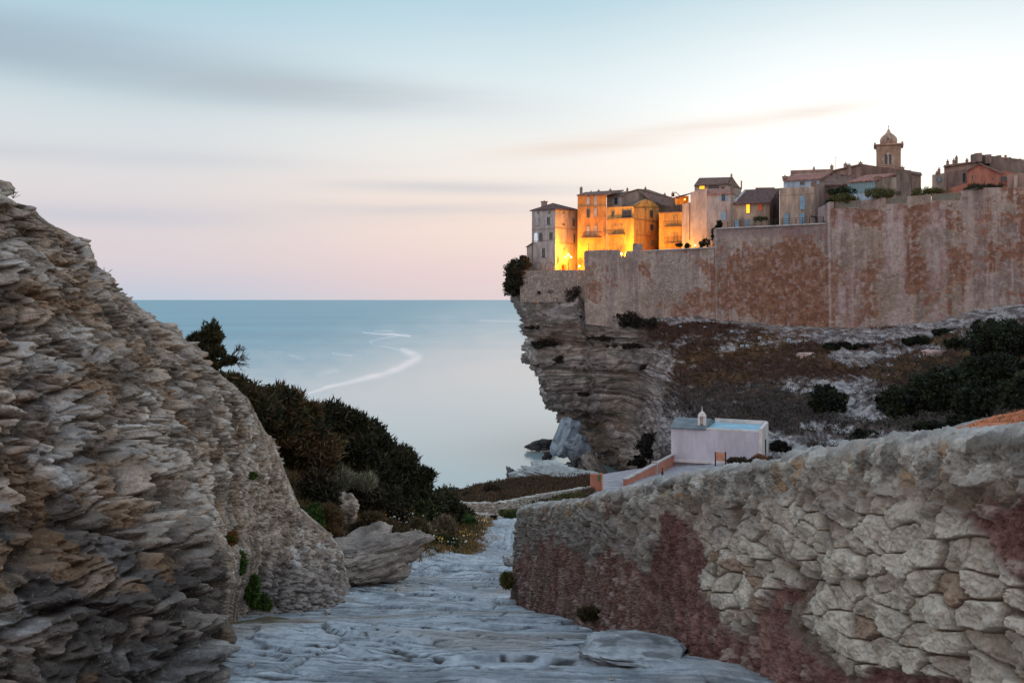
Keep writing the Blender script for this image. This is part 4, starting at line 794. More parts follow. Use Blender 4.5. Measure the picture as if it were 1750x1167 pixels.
# ---- low stone house
h = H('low weathered house with dark tiled roof and lit yellow window, behind the rampart railing', 1285, 385, 271)
a, b_, c_ = (1253, 273.5), (1315.3, 268.5), (1332, 279); walls(h, 'stain', [a, b_], [347.5, 346], 62, 10); walls(h, 'deepbrown', [(1315.3, 268.3), c_], [346, 322.5], 62, 3, 'side_wall')
roof(h, [[(1252, 348, 272.8), (1316, 346, 267.6), (1333, 322, 280.5), (1272, 324.5, 285)]], 'tiled', .4); band(h, (1254, 272.6), (1272, 284), 1254, 1270, 336, .3, 'pane'); 
window(h, a, b_, 1275.5, 1281.5, 349.5, 364.5, 'none', pane='lit'); window(h, a, b_, 1296, 1302, 348.8, 360, 'plain', pane='litred'); window(h, a, b_, 1256, 1263, 376.5, 389, 'closed', 'blue'); window(h, a, b_, 1274, 1281, 374.5, 389, 'closed', 'blue')
mb = MB(); A_, B_, = pt(1254.5, 342.5, 274), pt(1272.5, 324.2, 285); mb.slab([tuple(A_), (A_.x+.7, A_.y, A_.z), (B_.x+.7, B_.y, B_.z), tuple(B_)], .5); mb.build('verge', M['shut'], h)
walls(h, 'deepbrown', [(1291, 286), (1324, 284)], [321, 320.5], 62, 5, 'ridge_wall')
# ---- flat-fronted stained house
h = H('flat-topped stained house with tall pale blue shutters, at the right end of the railing', 1362, 383, 259)
a, b_, c_ = (1332.3, 262.5), (1393, 256.3), (1412.5, 266); walls(h, 'stain', [a, b_], [321.5, 319], 62, 12); walls(h, 'brown', [(1393, 256.1), c_], [315, 314.5], 62, 6, 'side_wall'); band(h, a, b_, 1332, 1393, 332, .5, 'stain')
window(h, a, b_, 1367.5, 1375.5, 335.5, 358, 'closed', 'blue'); window(h, a, b_, 1340.5, 1348, 365.5, 386, 'closed', 'blue'); window(h, a, b_, 1367, 1375, 364.5, 384, 'closed', 'blue'); chimney(h, 1390, 312, 322, 258, .5); band(h, (1393, 256.1), c_, 1385, 1399, 371.5, .7, 'iron', .5)
# ---- white house
h = H('bluish white house with a long pink roof, above the flat-topped stained house', 1370, 315, 275)
a, b_ = (1339, 277), (1401, 271.5); walls(h, 'white', [a, b_], [308, 305], 62, 9); walls(h, 'brown', [(1401, 271.3), (1424, 278)], [305, 295], 62, 4, 'side_wall')
roof(h, [[(1337.5, 308.3, 276.3), (1402, 304.8, 270.6), (1424, 294, 281), (1352, 299, 286)]], 'pink', .3); walls(h, 'brown', [(1351, 285), (1424, 280)], [291.5, 289], 62, 9, 'attic'); band(h, (1351, 285), (1424, 280), 1357, 1422, 297.6, .9, 'shut', .3)
window(h, a, b_, 1368, 1374, 311.5, 315.5); window(h, a, b_, 1388, 1395, 311, 315); chimney(h, 1341.5, 300.5, 307, 277, .6); chimney(h, 1391, 286, 291, 284, .25); chimney(h, 1421.5, 282.5, 290, 281, .35)
# ---- reddish gable
h = H('reddish brown gabled house with a crowd of chimneys, left of the bell tower', 1440, 300, 275)
a, b_ = (1423, 276), (1471, 274); walls(h, 'brown', [a, b_], [292, 280.5], 62, 9); roof(h, [[(1422, 292, 275.5), (1472, 280, 273.6), (1473, 279.5, 284), (1424, 290.5, 284)]], 'tile', .3)
walls(h, 'brown', [(1398, 266), (1450, 262)], [317, 314], 62, 8, 'lower_wall'); roof(h, [[(1396, 317, 265.4), (1452, 314, 261), (1462, 299, 272), (1424, 298, 274)]], 'tile', .35)
for x_, y0, y1 in ((1445, 279, 287), (1451, 281, 300), (1439, 294, 299), (1470.5, 277, 282)): chimney(h, x_, y0, y1, 272, .4)
mb = MB(); p = pt(1428.4, 268.5, 276); mb.bar(p, (p.x, p.y, zz(290, 276)), .05, 4); mb.bar((p.x-.6, p.y, p.z-.3), (p.x+.6, p.y, p.z-.3), .03, 4); mb.build('aerial', M['iron'], h)
# ---- dark church body
h = H('dark unlit stone building with uneven flat top, around the foot of the bell tower', 1515, 310, 288, 'church_building', 'church', None)
walls(h, 'deepbrown', [(1471, 292), (1502, 290)], [280, 285], 62, 10); walls(h, 'deepbrown', [(1502, 290), (1556, 286)], [285, 291.5], 62, 12); walls(h, 'dark', [(1532, 282), (1557, 284.5)], [294, 291], 62, 8, 'low_wing'); walls(h, 'deepbrown', [(1556.5, 286), (1574, 289)], [296.5, 299], 62, 8, 'low_wing'); roof(h, [[(1555.5, 296, 285.5), (1576, 299, 288.6), (1574, 295, 295), (1557, 292.5, 293)]], 'tiled', .3); chimney(h, 1541.5, 285, 292, 288, .5)
window(h, (1556.5, 286), (1574, 289), 1556.8, 1558, 303, 325)
# ---- bell tower
h = H('square stone bell tower with twin arched openings and an onion-shaped dome', 1518.5, 300, 330, 'bell_tower', 'bell tower', None)
h.rotation_euler[2] = -math.atan((1518.5-CX)/F); TD, tx = 330., (1518.5-CX)/F*330; hw = 19.3/F*TD
def sq(mb, hw_, z0, z1, hw2=None): hw2 = hw2 or hw_; mb.add([(tx+sx*w2, TD+hw+sy*w2, z_) for z_, w2 in ((z0, hw_), (z1, hw2)) for sx, sy in ((-1, -1), (1, -1), (1, 1), (-1, 1))], [(3, 2, 1, 0), (4, 5, 6, 7), (0, 1, 5, 4), (1, 2, 6, 5), (2, 3, 7, 6), (3, 0, 4, 7)])
zy = lambda y: zz(y, TD)
mb = MB(); sq(mb, hw, 60, zy(256)); mb.build('shaft', M['stone'], h)
mb = MB()
for k in range(9): y = 286-k*3.3; sq(mb, hw+.07, zy(y+.6), zy(y-.6))
mb.build('stone_courses', M['trim'], h)
mb = MB(); sq(mb, hw+.15, zy(256), zy(249.5)); sq(mb, hw+.35, zy(249.5), zy(248.4), hw+.7); sq(mb, hw+.9, zy(248.4), zy(247)); sq(mb, hw+.6, zy(247), zy(246)); mb.build('cornice', M['stone'], h)
for sx in (-1, 1):
    mb = MB(); mb.lathe((tx+sx*(hw+.5), TD-.4, zy(246.6)), [(.28, 0), (.35, .3), (.1, .7), (.02, .9)], 8); mb.build('finial', M['stone'], h)
R_ = 15.3/F*TD; mb = MB(); prof = [(R_*.97, 0), (R_*.97, .3), (R_*.90, .35), (R_*.98, .9), (R_, 1.5), (R_*.95, 2.1), (R_*.80, 2.8), (R_*.58, 3.4), (R_*.40, 3.8), (R_*.27, 4.2), (R_*.18, 4.7), (R_*.12, 5.2), (.12, 5.5), (.02, 5.6)]
mb.lathe((tx, TD+hw, zy(246)), prof, 8, math.pi/8); mb.build('dome', M['stone'], h)
mb = MB(); p = (tx, TD+hw, zy(246)+5.5); mb.bar(p, (p[0], p[1], p[2]+1.3), .07, 5); mb.bar((p[0]-.35, p[1], p[2]+.85), (p[0]+.35, p[1], p[2]+.85), .06, 5); mb.build('cross', M['iron'], h)
A_, B_ = (1499.3, TD), (1537.7, TD)
arch(h, 'belfry_surround', A_, B_, 1518.6, 8, 261.5, 282, M['pale'], .12)
for xc in (1514.3, 1520.9): arch(h, 'belfry_opening', A_, B_, xc, 2.3, 263.5, 281, M['pane'], .18)
mb = MB(); mb.bar((tx, TD-.2, zy(281)), (tx, TD-.2, zy(268)), .16, 8); mb.build('belfry_column', M['pale'], h)
mb = MB()
for xc in (1509, 1528): panel(mb, A_, B_, xc-1.3, xc+1.3, 270, 274, 0, .12)
mb.build('plaque', M['pale'], h)
arch(h, 'dome_window', (1499.3, TD+hw-R_-.1), (1537.7, TD+hw-R_-.1), 1516.5, 1.5, 236, 239, M['pane'], .1)
# ---- glazed veranda
h = H('house with teal glazed veranda, pink tiled roof and plain side wall, below the bell tower', 1490, 325, 250, 'veranda_house')
a, b_ = (1449, 252), (1497, 248.5); walls(h, 'white', [a, b_], [311, 308], 62, 10)
mb = MB(); panel(mb, a, b_, 1450, 1496.5, 311.5, 330, .0, .12); gl = mb.build('glazing', M['glasshouse'], h); mb = MB()
for k in range(8): x_ = 1450+k*6.6; panel(mb, a, b_, x_-.25, x_+.25, 311, 330, .1, .2)
panel(mb, a, b_, 1450, 1496.5, 318.6, 319.2, .1, .19); mb.build('glazing_bar', M['shut'], gl)
walls(h, 'stain', [(1497.2, 248.3), (1532, 252)], [306, 303], 62, 8, 'side_wall'); roof(h, [[(1447.5, 311, 251.4), (1498, 307, 247.6), (1531, 296, 258), (1480, 299, 262)]], 'pink', .3); roof(h, [[(1502, 306, 247.6), (1528.5, 296.5, 253), (1530, 296.4, 258), (1504, 304, 258)]], 'pink', .25); chimney(h, 1500.5, 301, 309, 250, .7)
# ---- right-hand group
h = H('brown house with slim chimney pots on its sloping roofline, left of the red gable', 1640, 300, 250)
walls(h, 'stain', [(1593, 253), (1614, 250)], [299, 296], 62, 6, 'low_wing'); walls(h, 'brown', [(1613.5, 250), (1668, 243)], [284.5, 275.5], 62, 8); roof(h, [[(1612, 285, 249.4), (1669, 275.5, 242.4), (1669, 275.5, 251), (1614, 282, 256)]], 'tile', .25)
for x_, y0, y1 in ((1619.5, 274.5, 284), (1630, 273, 282), (1634.5, 267.5, 282), (1652.5, 272, 285), (1604.8, 288, 298), (1601, 294, 299)): chimney(h, x_, y0, y1, 248, .25)
walls(h, 'deepbrown', [(1617, 243), (1652, 236)], [295, 289], 62, 5, 'front_wing'); window(h, (1617, 243), (1652, 236), 1646, 1651, 296, 311, 'closed', 'iron'); window(h, (1593, 253), (1614, 250), 1604, 1608.5, 303, 310.5, 'closed', 'blue'); walls(h, 'rust', [(1621, 232), (1653, 230)], [322, 313], 62, 3, 'garden_wall')
h = H('brick red gabled house with one small dark window, on the far right', 1683, 305, 231)
a, b_ = (1652.5, 231.5), (1713, 227.5); walls(h, 'rust', [a, (1673.5, 230), b_], [291, 280, 297], 62, 5); roof(h, [[(1651.5, 291.5, 231), (1673.5, 279.2, 229.4), (1675, 279, 240), (1654, 290, 240)], [(1673.5, 279.2, 229.4), (1714, 297, 227), (1716, 296, 238), (1675, 279, 240)]], 'tile', .2); window(h, a, b_, 1661, 1665.5, 300, 309.5); window(h, a, b_, 1696, 1698, 304, 308)
walls(h, 'rust', [(1713.2, 227.3), (1736, 225.5)], [292, 296], 62, 6, 'side_wing'); window(h, (1713.2, 227.3), (1736, 225.5), 1710, 1721, 302, 309.5, 'none')
h = H('long dark stone building with battlement-like top, behind the brick red gabled house', 1710, 290, 250, 'stone_building')
ft, tps = [(1667.5, 252), (1693, 249), (1750, 243), (1800, 238)], [263, 266.5, 273, 280]; walls(h, 'dark', ft, tps, 62, 9)
for x0_, x1_, y in ((1668, 1678, 262), (1684, 1694, 264.5), (1704, 1711, 266), (1721, 1728, 269.5), (1737, 1745, 272), (1758, 1766, 275)):
    mb = MB(); A_, B_ = pt(x0_, y, 248), pt(x1_, y, 247.4); mb.prism([(A_.x, A_.y-.1), (B_.x, B_.y-.1), (B_.x, B_.y+3), (A_.x, A_.y+3)], A_.z-2.2, A_.z); mb.build('parapet_block', M['dark'], h)
chimney(h, 1718.5, 264, 272, 246, .2, 'rust', False); window(h, ft[0], ft[1], 1685, 1692, 281, 284)
h = H('plain mauve brown house cropped by the right edge, just above the rampart', 1740, 310, 222)
walls(h, 'brown', [(1721.5, 221), (1733, 220), (1800, 212)], [299, 296.5, 295], 62, 8); mb = MB(); panel(mb, (1733, 220), (1800, 212), 1734, 1740, 300, 320, 0, .25); mb.build('downpipe', M['pale'], h)
# ---- cliff-edge railing on the curtain wall
rl = thing('railing', pt(1330, 388, 250), 'thin iron railing along the top of the rampart below the blue-shuttered houses', 'railing'); mb = MB(); cols = np.linspace(1243, 1407, 15)
for k, x_ in enumerate(cols):
    D = wD(x_)-.1+.6; p = pt(x_, wtf(x_), D); mb.bar(p, (p.x, p.y, p.z+1.75), .08, 4)
mb.build('post', M['iron'], rl); mb = MB()
for dz in (.6, 1.15, 1.7):
    for k in range(14): p, q = pt(cols[k], wtf(cols[k]), wD(cols[k])+.5), pt(cols[k+1], wtf(cols[k+1]), wD(cols[k+1])+.5); mb.bar((p.x, p.y, p.z+dz), (q.x, q.y, q.z+dz), .05, 4)
mb.build('rail', M['iron'], rl)
# ---- glazed guards in the gun openings
gg = plain('tinted_guard_glass', C(112, 108, 92), C(92, 92, 82), .5, .3, spec=.5)
for i, (x0, x1, y0, y1, lb) in enumerate(((1427, 1470, 344, 355, 'glazed guard panel in the leftmost notch of the high rampart'), (1515, 1550, 338, 348.5, 'glazed guard panel in the middle notch of the high rampart'), (1593, 1642, 330.5, 343, 'glazed guard panel in the widest notch of the high rampart, beside the red lamp'))):
    D0, D1 = wD(x0)-.9+.5, wD(x1)-.9+.5; t_ = thing('guard_panel', pt(x0, y1, D0), lb, 'guard panel', 'glazed guards in the rampart notches')
    a, b_ = (x0, D0), (x1, D1); mb = MB(); panel(mb, a, b_, x0, x1, y0+1, y1, 0, .08); mb.build('glass', gg, t_); mb = MB()
    for x_ in (x0+.3, x0+(x1-x0)*.12, x0+(x1-x0)*.85, x1-.3): panel(mb, a, b_, x_-.4, x_+.4, y0, y1, .08, .2)
    panel(mb, a, b_, x0, x1, y0, y0+.8, .08, .18); panel(mb, a, b_, x0, x1, y1-.8, y1, .08, .18); mb.build('frame', M['trim'], t_)
# ================================================================== LAMPS (they give the orange light)
def lamp(px, py, D, ybase, energy, label, heads=1, vis=True, col=(1, .36, .014), name='street_lamp', r=.28, fwd=0.0):
    t_ = thing(name, pt(px, ybase, D), label, 'street lamp', 'sodium street lamps of the town'); p = pt(px, py, D); base = pt(px, ybase, D)
    mb = MB(); mb.bar(base, (p.x, p.y, p.z-.3), .11, 8, .06); mb.bar(base, (base.x, base.y, base.z+.5), .2, 8, .14); mb.build('post', M['iron'], t_)
    offs = [(0, 0, 0)] if heads == 1 else [(-.75, 0, -.35), (.75, 0, -.35), (0, 0, .45)]
    for o in offs:
        c = (p.x+o[0], p.y+o[1], p.z+o[2]); mb = MB(); mb.lathe((c[0], c[1], c[2]-r), [(r*.35, 0), (r*.8, r*.5), (r, r*1.1), (r*.8, r*1.7), (r*.2, r*2)], 10); hd = mb.build('lantern', M['bulb'], t_, True)
        mb = MB(); mb.lathe((c[0], c[1], c[2]+r*.95), [(r*1.05, 0), (r*.6, r*.4), (.03, r*.8)], 10); mb.build('cap', M['iron'], hd)
        if o[0]: mb = MB(); mb.bar((p.x, p.y, p.z-.6), (c[0], c[1], c[2]-r), .04, 6); mb.build('arm', M['iron'], t_)
    ld = bpy.data.lights.new('lamp_light', 'POINT'); ld.energy = energy*2.2; ld.color = col; ld.shadow_soft_size = .3
    lo = bpy.data.objects.new('lamp_light', ld); lo.location = (0, -.5-fwd, (p.z-base.z)); link(lo, t_); return t_
lamp(971.5, 437.5, 295.5, 461.5, 7000, 'three-headed street lamp glowing in front of the orange side of the corner house', 3)
lamp(990, 455, 294.2, 462, 1800, 'low bright lamp at the foot of the tall orange house, above the retaining wall', 1)
lamp(1012, 441, 290.8, 452, 6500, 'street lamp hidden low in front of the tall orange house', 1)
lamp(1062, 434, 284.6, 446, 9500, 'street lamp below the stepped yellow house, glowing through the notch in the bastion wall', 1)
lamp(1146, 429, 281, 440, 1700, 'street lamp at the foot of the narrow yellow house with balconies', 1)
lamp(1172, 419, 281, 428, 260, 'street lamp glowing among the shrubs at the foot of the tall blank grey house', 1)
lamp(1188, 419.5, 278.6, 428, 120, 'small lamp right of the glowing shrubs below the blank grey wall', 1, r=.2)
lamp(1170, 341, 286.2, 347, 300, 'lamp inside the open loft beside the tall blank grey house', 1, r=.15)
t_ = lamp(1635, 335, 224.5, 345, 160, 'red lamp in the widest notch of the high rampart', 1, col=(1, .12, .03), r=.35)
for o in t_.children:
    if o.name.startswith('lantern'): o.data.materials[0] = M['redl']
# ================================================================== CHAPEL AND ITS TERRACE
M['chapel'] = st('lilac_limewash', 204, 198, 206, .88, .6); M['cream'] = plain('whitewash', C(222, 214, 208)); M['brick'] = st('terrace_red', 188, 122, 100, .85, 1.5); M['slate'] = plain('roof_felt', C(120, 130, 132), C(96, 104, 108), .8); M['bluer'] = plain('pale_blue_roof', C(150, 186, 200), C(130, 168, 184), .6)
ch = thing('chapel', pt(1225, 792, 120), 'small lilac white windowless chapel with a little bell turret, on its terrace under the cliff', 'chapel')
a, b_, c_ = (1147, 120.6), (1299.5, 117), (1308, 122); zr0 = zz(737, 121)
def fz(p, z_): return (p[0], p[1], z_)
A, B, C2 = xy(*a), xy(*b_), xy(*c_); dep = 7.2; n = fpt(a, b_, 1220)[1]; Bk = (B[0]-n[0]*dep, B[1]-n[1]*dep); Ak = (A[0]-n[0]*dep, A[1]-n[1]*dep)
mb = MB(); mb.prism([A, B, Bk, Ak], zz(800, 118)-2, [zz(731.5, 120.6), zz(739, 117), zz(739, 117)-.1, zz(731.5, 120.6)-.1]); mb.build('wall', M['chapel'], ch)
def q3(u, v, z_): return (A[0]+(B[0]-A[0])*u-n[0]*v, A[1]+(B[1]-A[1])*u-n[1]*v, z_)
zA, zB = zz(731.5, 120.6), zz(739, 117)
zt_ = lambda u: lerp(zA, zB, u)
mb = MB(); mb.slab([q3(.40, .35, zt_(.40)+.12), q3(.985, .35, zt_(.985)+.10), q3(.985, dep-.3, zt_(.985)+.10), q3(.40, dep-.3, zt_(.40)+.12)], .1); mb.build('flat_roof', M['bluer'], ch)
mb = MB(); mb.slab([q3(.40, 0, zt_(.40)+.22), q3(1.0, 0, zt_(1)+.2), q3(1.0, .3, zt_(1)+.2), q3(.40, .3, zt_(.40)+.22)], .2); mb.build('parapet', M['cream'], ch); mb = MB()
mb.slab([q3(.40, dep-.25, zt_(.40)+.6), q3(1.0, dep-.25, zt_(1)+.55), q3(1.0, dep, zt_(1)+.55), q3(.40, dep, zt_(.4)+.6)], .6); mb.build('parapet', M['cream'], ch)
mb = MB(); ridge = [q3(-.015, dep*.5, zA+.95), q3(.40, dep*.5, zt_(.4)+.95)]
e0, e1_, e2_, e3_ = q3(-.015, -.25, zA+.15), q3(.40, -.25, zt_(.4)+.15), q3(.40, dep+.2, zt_(.4)+.15), q3(-.015, dep+.2, zA+.15)
mb.slab([e0, e1_, ridge[1], ridge[0]], .15); mb.slab([ridge[0], ridge[1], e2_, e3_], .15); mb.add([q3(.395, 0, zt_(.4)), q3(.395, dep*.5, zt_(.4)+.85), q3(.395, dep, zt_(.4)), q3(.0, 0, zA), q3(0, dep*.5, zA+.85), q3(0, dep, zA)], [(0, 1, 2), (5, 4, 3), (0, 3, 4, 1), (1, 4, 5, 2), (0, 2, 5, 3)]); mb.build('tiled_roof', M['slate'], ch)
tb = q3(.335, 1.2, zt_(.335)+.1); mb = MB()
ax_ = [(n[1], -n[0], 0), (n[0], n[1], 0), (0, 0, 1)]
mb.box((tb[0]-ax_[0][0]*.33, tb[1]-ax_[0][1]*.33, tb[2]+.65), ax_, (.13, .3, .75)); mb.box((tb[0]+ax_[0][0]*.33, tb[1]+ax_[0][1]*.33, tb[2]+.65), ax_, (.13, .3, .75)); mb.box((tb[0], tb[1], tb[2]+.05), ax_, (.46, .3, .2)); mb.lathe((tb[0], tb[1], tb[2]+1.35), [(.50, 0), (.50, .12), (.42, .3), (.25, .5), (.1, .62), (.06, .8), (.02, 1.25)], 10); mb.box((tb[0], tb[1]+.18, tb[2]+.65), ax_, (.3, .05, .7)); mb.build('bell_turret', M['cream'], ch)
mb = MB(); mb.prism([q3(.985, -.06, 0)[:2], q3(1.02, -.06, 0)[:2], q3(1.02, dep+.1, 0)[:2], q3(.985, dep+.1, 0)[:2]], zz(800, 118)-2, zB+.45); mb.build('end_wall', M['cream'], ch)
e_a = q3(1.02, 0, 0); e_b = q3(1.02, dep, 0); pa, pb = ((e_a[0]/e_a[1])*F+CX, e_a[1]), ((e_b[0]/e_b[1])*F+CX, e_b[1]); pm_ = (pa[0]+pb[0])/2
if abs(pb[0]-pa[0]) > 2: arch(ch, 'doorway', pa, pb, pm_, abs(pb[0]-pa[0])*.16, 750, 785, M['pane'], .08)
mb = MB(); panel(mb, a, b_, 1147.5, 1298, 788, 792, 0, .5); mb.build('bench_step', M['cream'], ch)
# terrace parapet
tw = thing('parapet_wall', pt(1100, 815, 105), 'terracotta red parapet wall with pale coping, running down the chapel terrace edge', 'wall')
A3, B3 = pt(1149, 776.5, 121.5), pt(1065, 819.5, 90); mb = MB(); cp = MB(); NSEG = 8; hgt_ = 1.25
for k in range(NSEG):
    p, q = A3.lerp(B3, k/NSEG), A3.lerp(B3, (k+1)/NSEG); zb1, zb2 = zz(792, 118)-2.5, zz(832, 90)-1.5
    mb.prism([(p.x, p.y), (q.x, q.y), (q.x+.38, q.y+.05), (p.x+.38, p.y+.05)], [lerp(zb1, zb2, k/NSEG), lerp(zb1, zb2, (k+1)/NSEG)]*1+[lerp(zb1, zb2, (k+1)/NSEG), lerp(zb1, zb2, k/NSEG)], [p.z, q.z, q.z, p.z])
    cp.slab([(p.x-.07, p.y, p.z+.12), (q.x-.07, q.y, q.z+.12), (q.x+.45, q.y+.05, q.z+.12), (p.x+.45, p.y+.05, p.z+.12)], .118)
mb.build('wall', M['brick'], tw); cp.build('coping', M['pale'] if False else m_pale, tw); mb = MB(); p = A3.lerp(B3, .47); mb.prism([(p.x-.1, p.y-.2), (p.x+.5, p.y-.2), (p.x+.5, p.y+.25), (p.x-.1, p.y+.25)], p.z-2.2, p.z+.32); mb.build('pier', m_pale, tw)
# information board
sg = thing('information_board', pt(1231, 794, 112), 'slatted orange wooden board on two dark posts in front of the chapel wall', 'sign board'); a, b_ = (1222.5, 112), (1240.5, 111)
M['slat'] = plain('orange_wood', C(206, 138, 96), C(176, 112, 76), 2.0)
for x0, x1 in ((1222, 1223.4), (1239.3, 1240.7)): mb = MB(); panel(mb, a, b_, x0, x1, 772, 796, -.06, .06); mb.build('post', M['iron'], sg)
mb = MB(); [panel(mb, a, b_, 1223.5, 1239.2, 773+k*2.9, 775.4+k*2.9, -.03, .03) for k in range(5)]; mb.build('slats', M['slat'], sg)
bo = thing('bollard', pt(1132, 819, 94), 'slim dark iron post standing alone on the chapel terrace', 'post'); mb = MB(); p = pt(1132, 799, 94); mb.bar(pt(1132, 822, 94), p, .05, 6); mb.lathe((p.x, p.y, p.z-.65), [(.05, 0), (.13, .05), (.13, .2), (.05, .3)], 8); mb.build('shaft', M['iron'], bo)
# gate pillars beside the path end
gp = thing('gate_pillar', pt(1018, 838, 86), 'small terracotta wall end with a pillar and green plate, beside the far path', 'gate pillar')
mb = MB(); A_ = pt(1009, 810, 86); B_ = pt(1026, 810.5, 86); mb.prism([(A_.x, A_.y), (B_.x, B_.y), (B_.x, B_.y+.3), (A_.x, A_.y+.3)], zz(840, 86), [A_.z, B_.z, B_.z, A_.z]); mb.build('wall', M['brick'], gp)
mb = MB(); A_ = pt(1026.5, 809.5, 85.9); mb.prism([(A_.x, A_.y), (A_.x+.18, A_.y), (A_.x+.18, A_.y+.35), (A_.x, A_.y+.35)], zz(842, 86), A_.z); mb.build('pillar', M['slat'], gp)
mb = MB(); A_ = pt(1023, 812, 85.85); mb.prism([(A_.x, A_.y), (A_.x+.14, A_.y), (A_.x+.14, A_.y+.1), (A_.x, A_.y+.1)], A_.z-.5, A_.z); mb.build('plate', plain('green_plate', C(40, 130, 80)), gp)
# low walls along the far path
def low_wall(name, label, pts, h0, th, mat_cf, n=260, rows_=60):
    """pts: (px, py of the top, D, height)"""
    P_ = np.array([[*pt(a, b_, D)] for a, b_, D, hh in pts]); hh = np.array([p[3] for p in pts]); s_ = np.r_[0, np.cumsum(np.linalg.norm(np.diff(P_[:, :2], axis=0), axis=1))]; ss_ = np.linspace(0, s_[-1], n)
    X_, Y_, Z_, H_ = (np.interp(ss_, s_, v) for v in (P_[:, 0], P_[:, 1], P_[:, 2], hh)); tx_, ty_ = np.gradient(X_), np.gradient(Y_); l_ = np.hypot(tx_, ty_); nx_, ny_ = ty_/l_, -tx_/l_
    fl = np.sign(-(nx_*X_+ny_*Y_).mean()); nx_, ny_ = nx_*fl, ny_*fl; prof = [(0, 1-v) for v in np.linspace(0, 1, rows_)]+[(v, 0) for v in np.linspace(0, th, 14)[1:]]+[(th, v) for v in (.3, 1)]
    W_ = np.array([[X_-nx_*o, Y_-ny_*o, Z_-H_*d_] for o, d_ in prof]).transpose(0, 2, 1); S_ = np.broadcast_to(ss_, W_.shape[:2]); ZZ = W_[..., 2]
    w1, w2, wc = worley(S_*3.2, ZZ*5, W_[..., 1]*.0, 501, .9, 2); e_ = sst(0, .25, w2-w1); N2 = normals(W_); N2 *= np.where((N2[..., 0]*nx_+N2[..., 1]*ny_)[:1].mean() > 0, 1, -1)
    W_ = W_+N2*(.07*(e_*(.5+.7*wc)-.5)+.05*fbm(S_*2, ZZ*2, 0, 503, 4))[..., None]; col = cmix(np.ones(S_.shape+(3,))*cv(96, 86, 76), cmix(np.ones(S_.shape+(3,))*cv(150, 142, 132), cv(188, 182, 172), wc), e_)
    loc = Vector(W_[0, n//2]); o = grid_mesh(name, W_, col, m_rub, off=loc); o.location = loc; return tag(o, label, 'wall', 'low dry stone walls by the far path')
low_wall('dry_stone_wall', 'low curving dry stone wall along the far path, below the terracotta gate pillar', [(772, 858, 72, .9), (800, 860, 68, 1.1), (850, 860, 66, 1.4), (865, 858, 67, 1.5), (900, 851, 71, 1.3), (950, 842, 77, 1.2), (1000, 833.5, 84, 1.1), (1022, 830, 88, 1.0)], 1, .5, None)
low_wall('dry_stone_wall', 'short pale rendered wall end beside the far path, left of the turning', [(806, 878, 62, .8), (826, 879, 60, .9), (838, 881, 58, .9)], 1, .4, None, 80, 30)
# ================================================================== ROCKS
def boulder(label, px, py, D, rx, ry, depth, seed, col=(150, 148, 146), rot=(0, 0, 0), blk=.55, name='boulder', amp=.14, group=None, n=90, cat='rock', beds=0.0):
    """rx, ry in photo pixels at distance D, depth in metres"""
    a, b_ = rx*D/F, ry*D/F; th, ph = np.meshgrid(np.linspace(0, math.pi, n), np.linspace(0, 2*math.pi, 2*n), indexing='ij'); sp = lambda v, e: np.sign(v)*np.abs(v)**e
    x_, y_, z_ = sp(np.sin(th), blk)*sp(np.cos(ph), blk), sp(np.sin(th), blk)*sp(np.sin(ph), blk), sp(np.cos(th), blk); sc = min(a, b_, depth)
    f1, f2, c1 = worley(x_*1.3+seed, y_*1.3, z_*1.3, seed, .9); d_ = amp*1.2*(sst(0, .3, f2-f1)*(.4+c1)-.5)+amp*1.5*fbm(x_*1.2+seed, y_*1.2, z_*1.2, seed, 6, .55)+amp*.35*(lambda w: sst(0, .35, w[1]-w[0])*w[2]-.3)(worley(x_*4+seed, y_*4, z_*6, seed+5))+amp*.35*fbm(x_*7, y_*7, z_*9, seed+6, 4, .6)+beds*np.abs(fbm(x_*.8, y_*.8, z_*6, seed+3, 3))
    P_ = np.stack([x_*a*(1+d_), y_*depth*(1+d_), z_*b_*(1+d_)], -1)
    from mathutils import Euler
    R_ = np.array(Euler([math.radians(v) for v in rot]).to_matrix()); P_ = P_ @ R_.T
    c = cmix(np.ones(x_.shape+(3,))*cv(*col), cv(*[min(255, v*1.18) for v in col]), sst(-.4, .5, fbm(x_*3, y_*3, z_*3+seed, 7, 4))); c = cmix(c, cv(*[v*.6 for v in col]), sst(.1, .6, fbm(x_*2, y_*2, z_*5+seed, 9, 4))*.7)
    o = grid_mesh(name, P_, c, m_bould); o.location = pt(px, py, D); return tag(o, label, cat, group)
m_bould = vcol_mat('boulder_rock', 2.5, .35, .06, 7.0, .85, (1, 1, 2), .25)
boulder('tall pale slab leaning against the foot of the cliff, half in the sea', 967, 748, 292, 14, 33, 4, 601, (120, 130, 138), (0, 24, 20), .35, amp=.05)
boulder('second leaning slab behind the tall pale one, wedged under the cliff foot', 990, 770, 288, 17, 27, 4, 603, (112, 120, 128), (0, -32, 20), .35, amp=.05)
boulder('dark block fallen at the cliff foot, right of the leaning slabs', 1003, 795, 285, 14, 14, 4, 605, (96, 90, 88), (0, 30, 0), .6)
boulder('long grey slab sliding down from the leaning blocks to the shore', 1022, 806, 278, 12, 36, 5, 607, (120, 112, 104), (0, -38, 0), .45, amp=.07)
boulder('low dark rock in the water below the leaning slabs', 978, 797, 288, 15, 6, 4, 609, (80, 78, 78), (0, 0, 0), .8)
boulder('longest of the dark rocks standing in the sea left of the cliff foot', 925, 761, 330, 21, 7, 4, 611, (76, 76, 78), (0, -4, 0), .9, 'sea_rock', .2)
boulder('dark reef rock between the long sea rock and the leaning slab', 948, 756, 338, 10, 4, 3, 613, (74, 74, 76), (0, 0, 0), .9, 'sea_rock', .2)
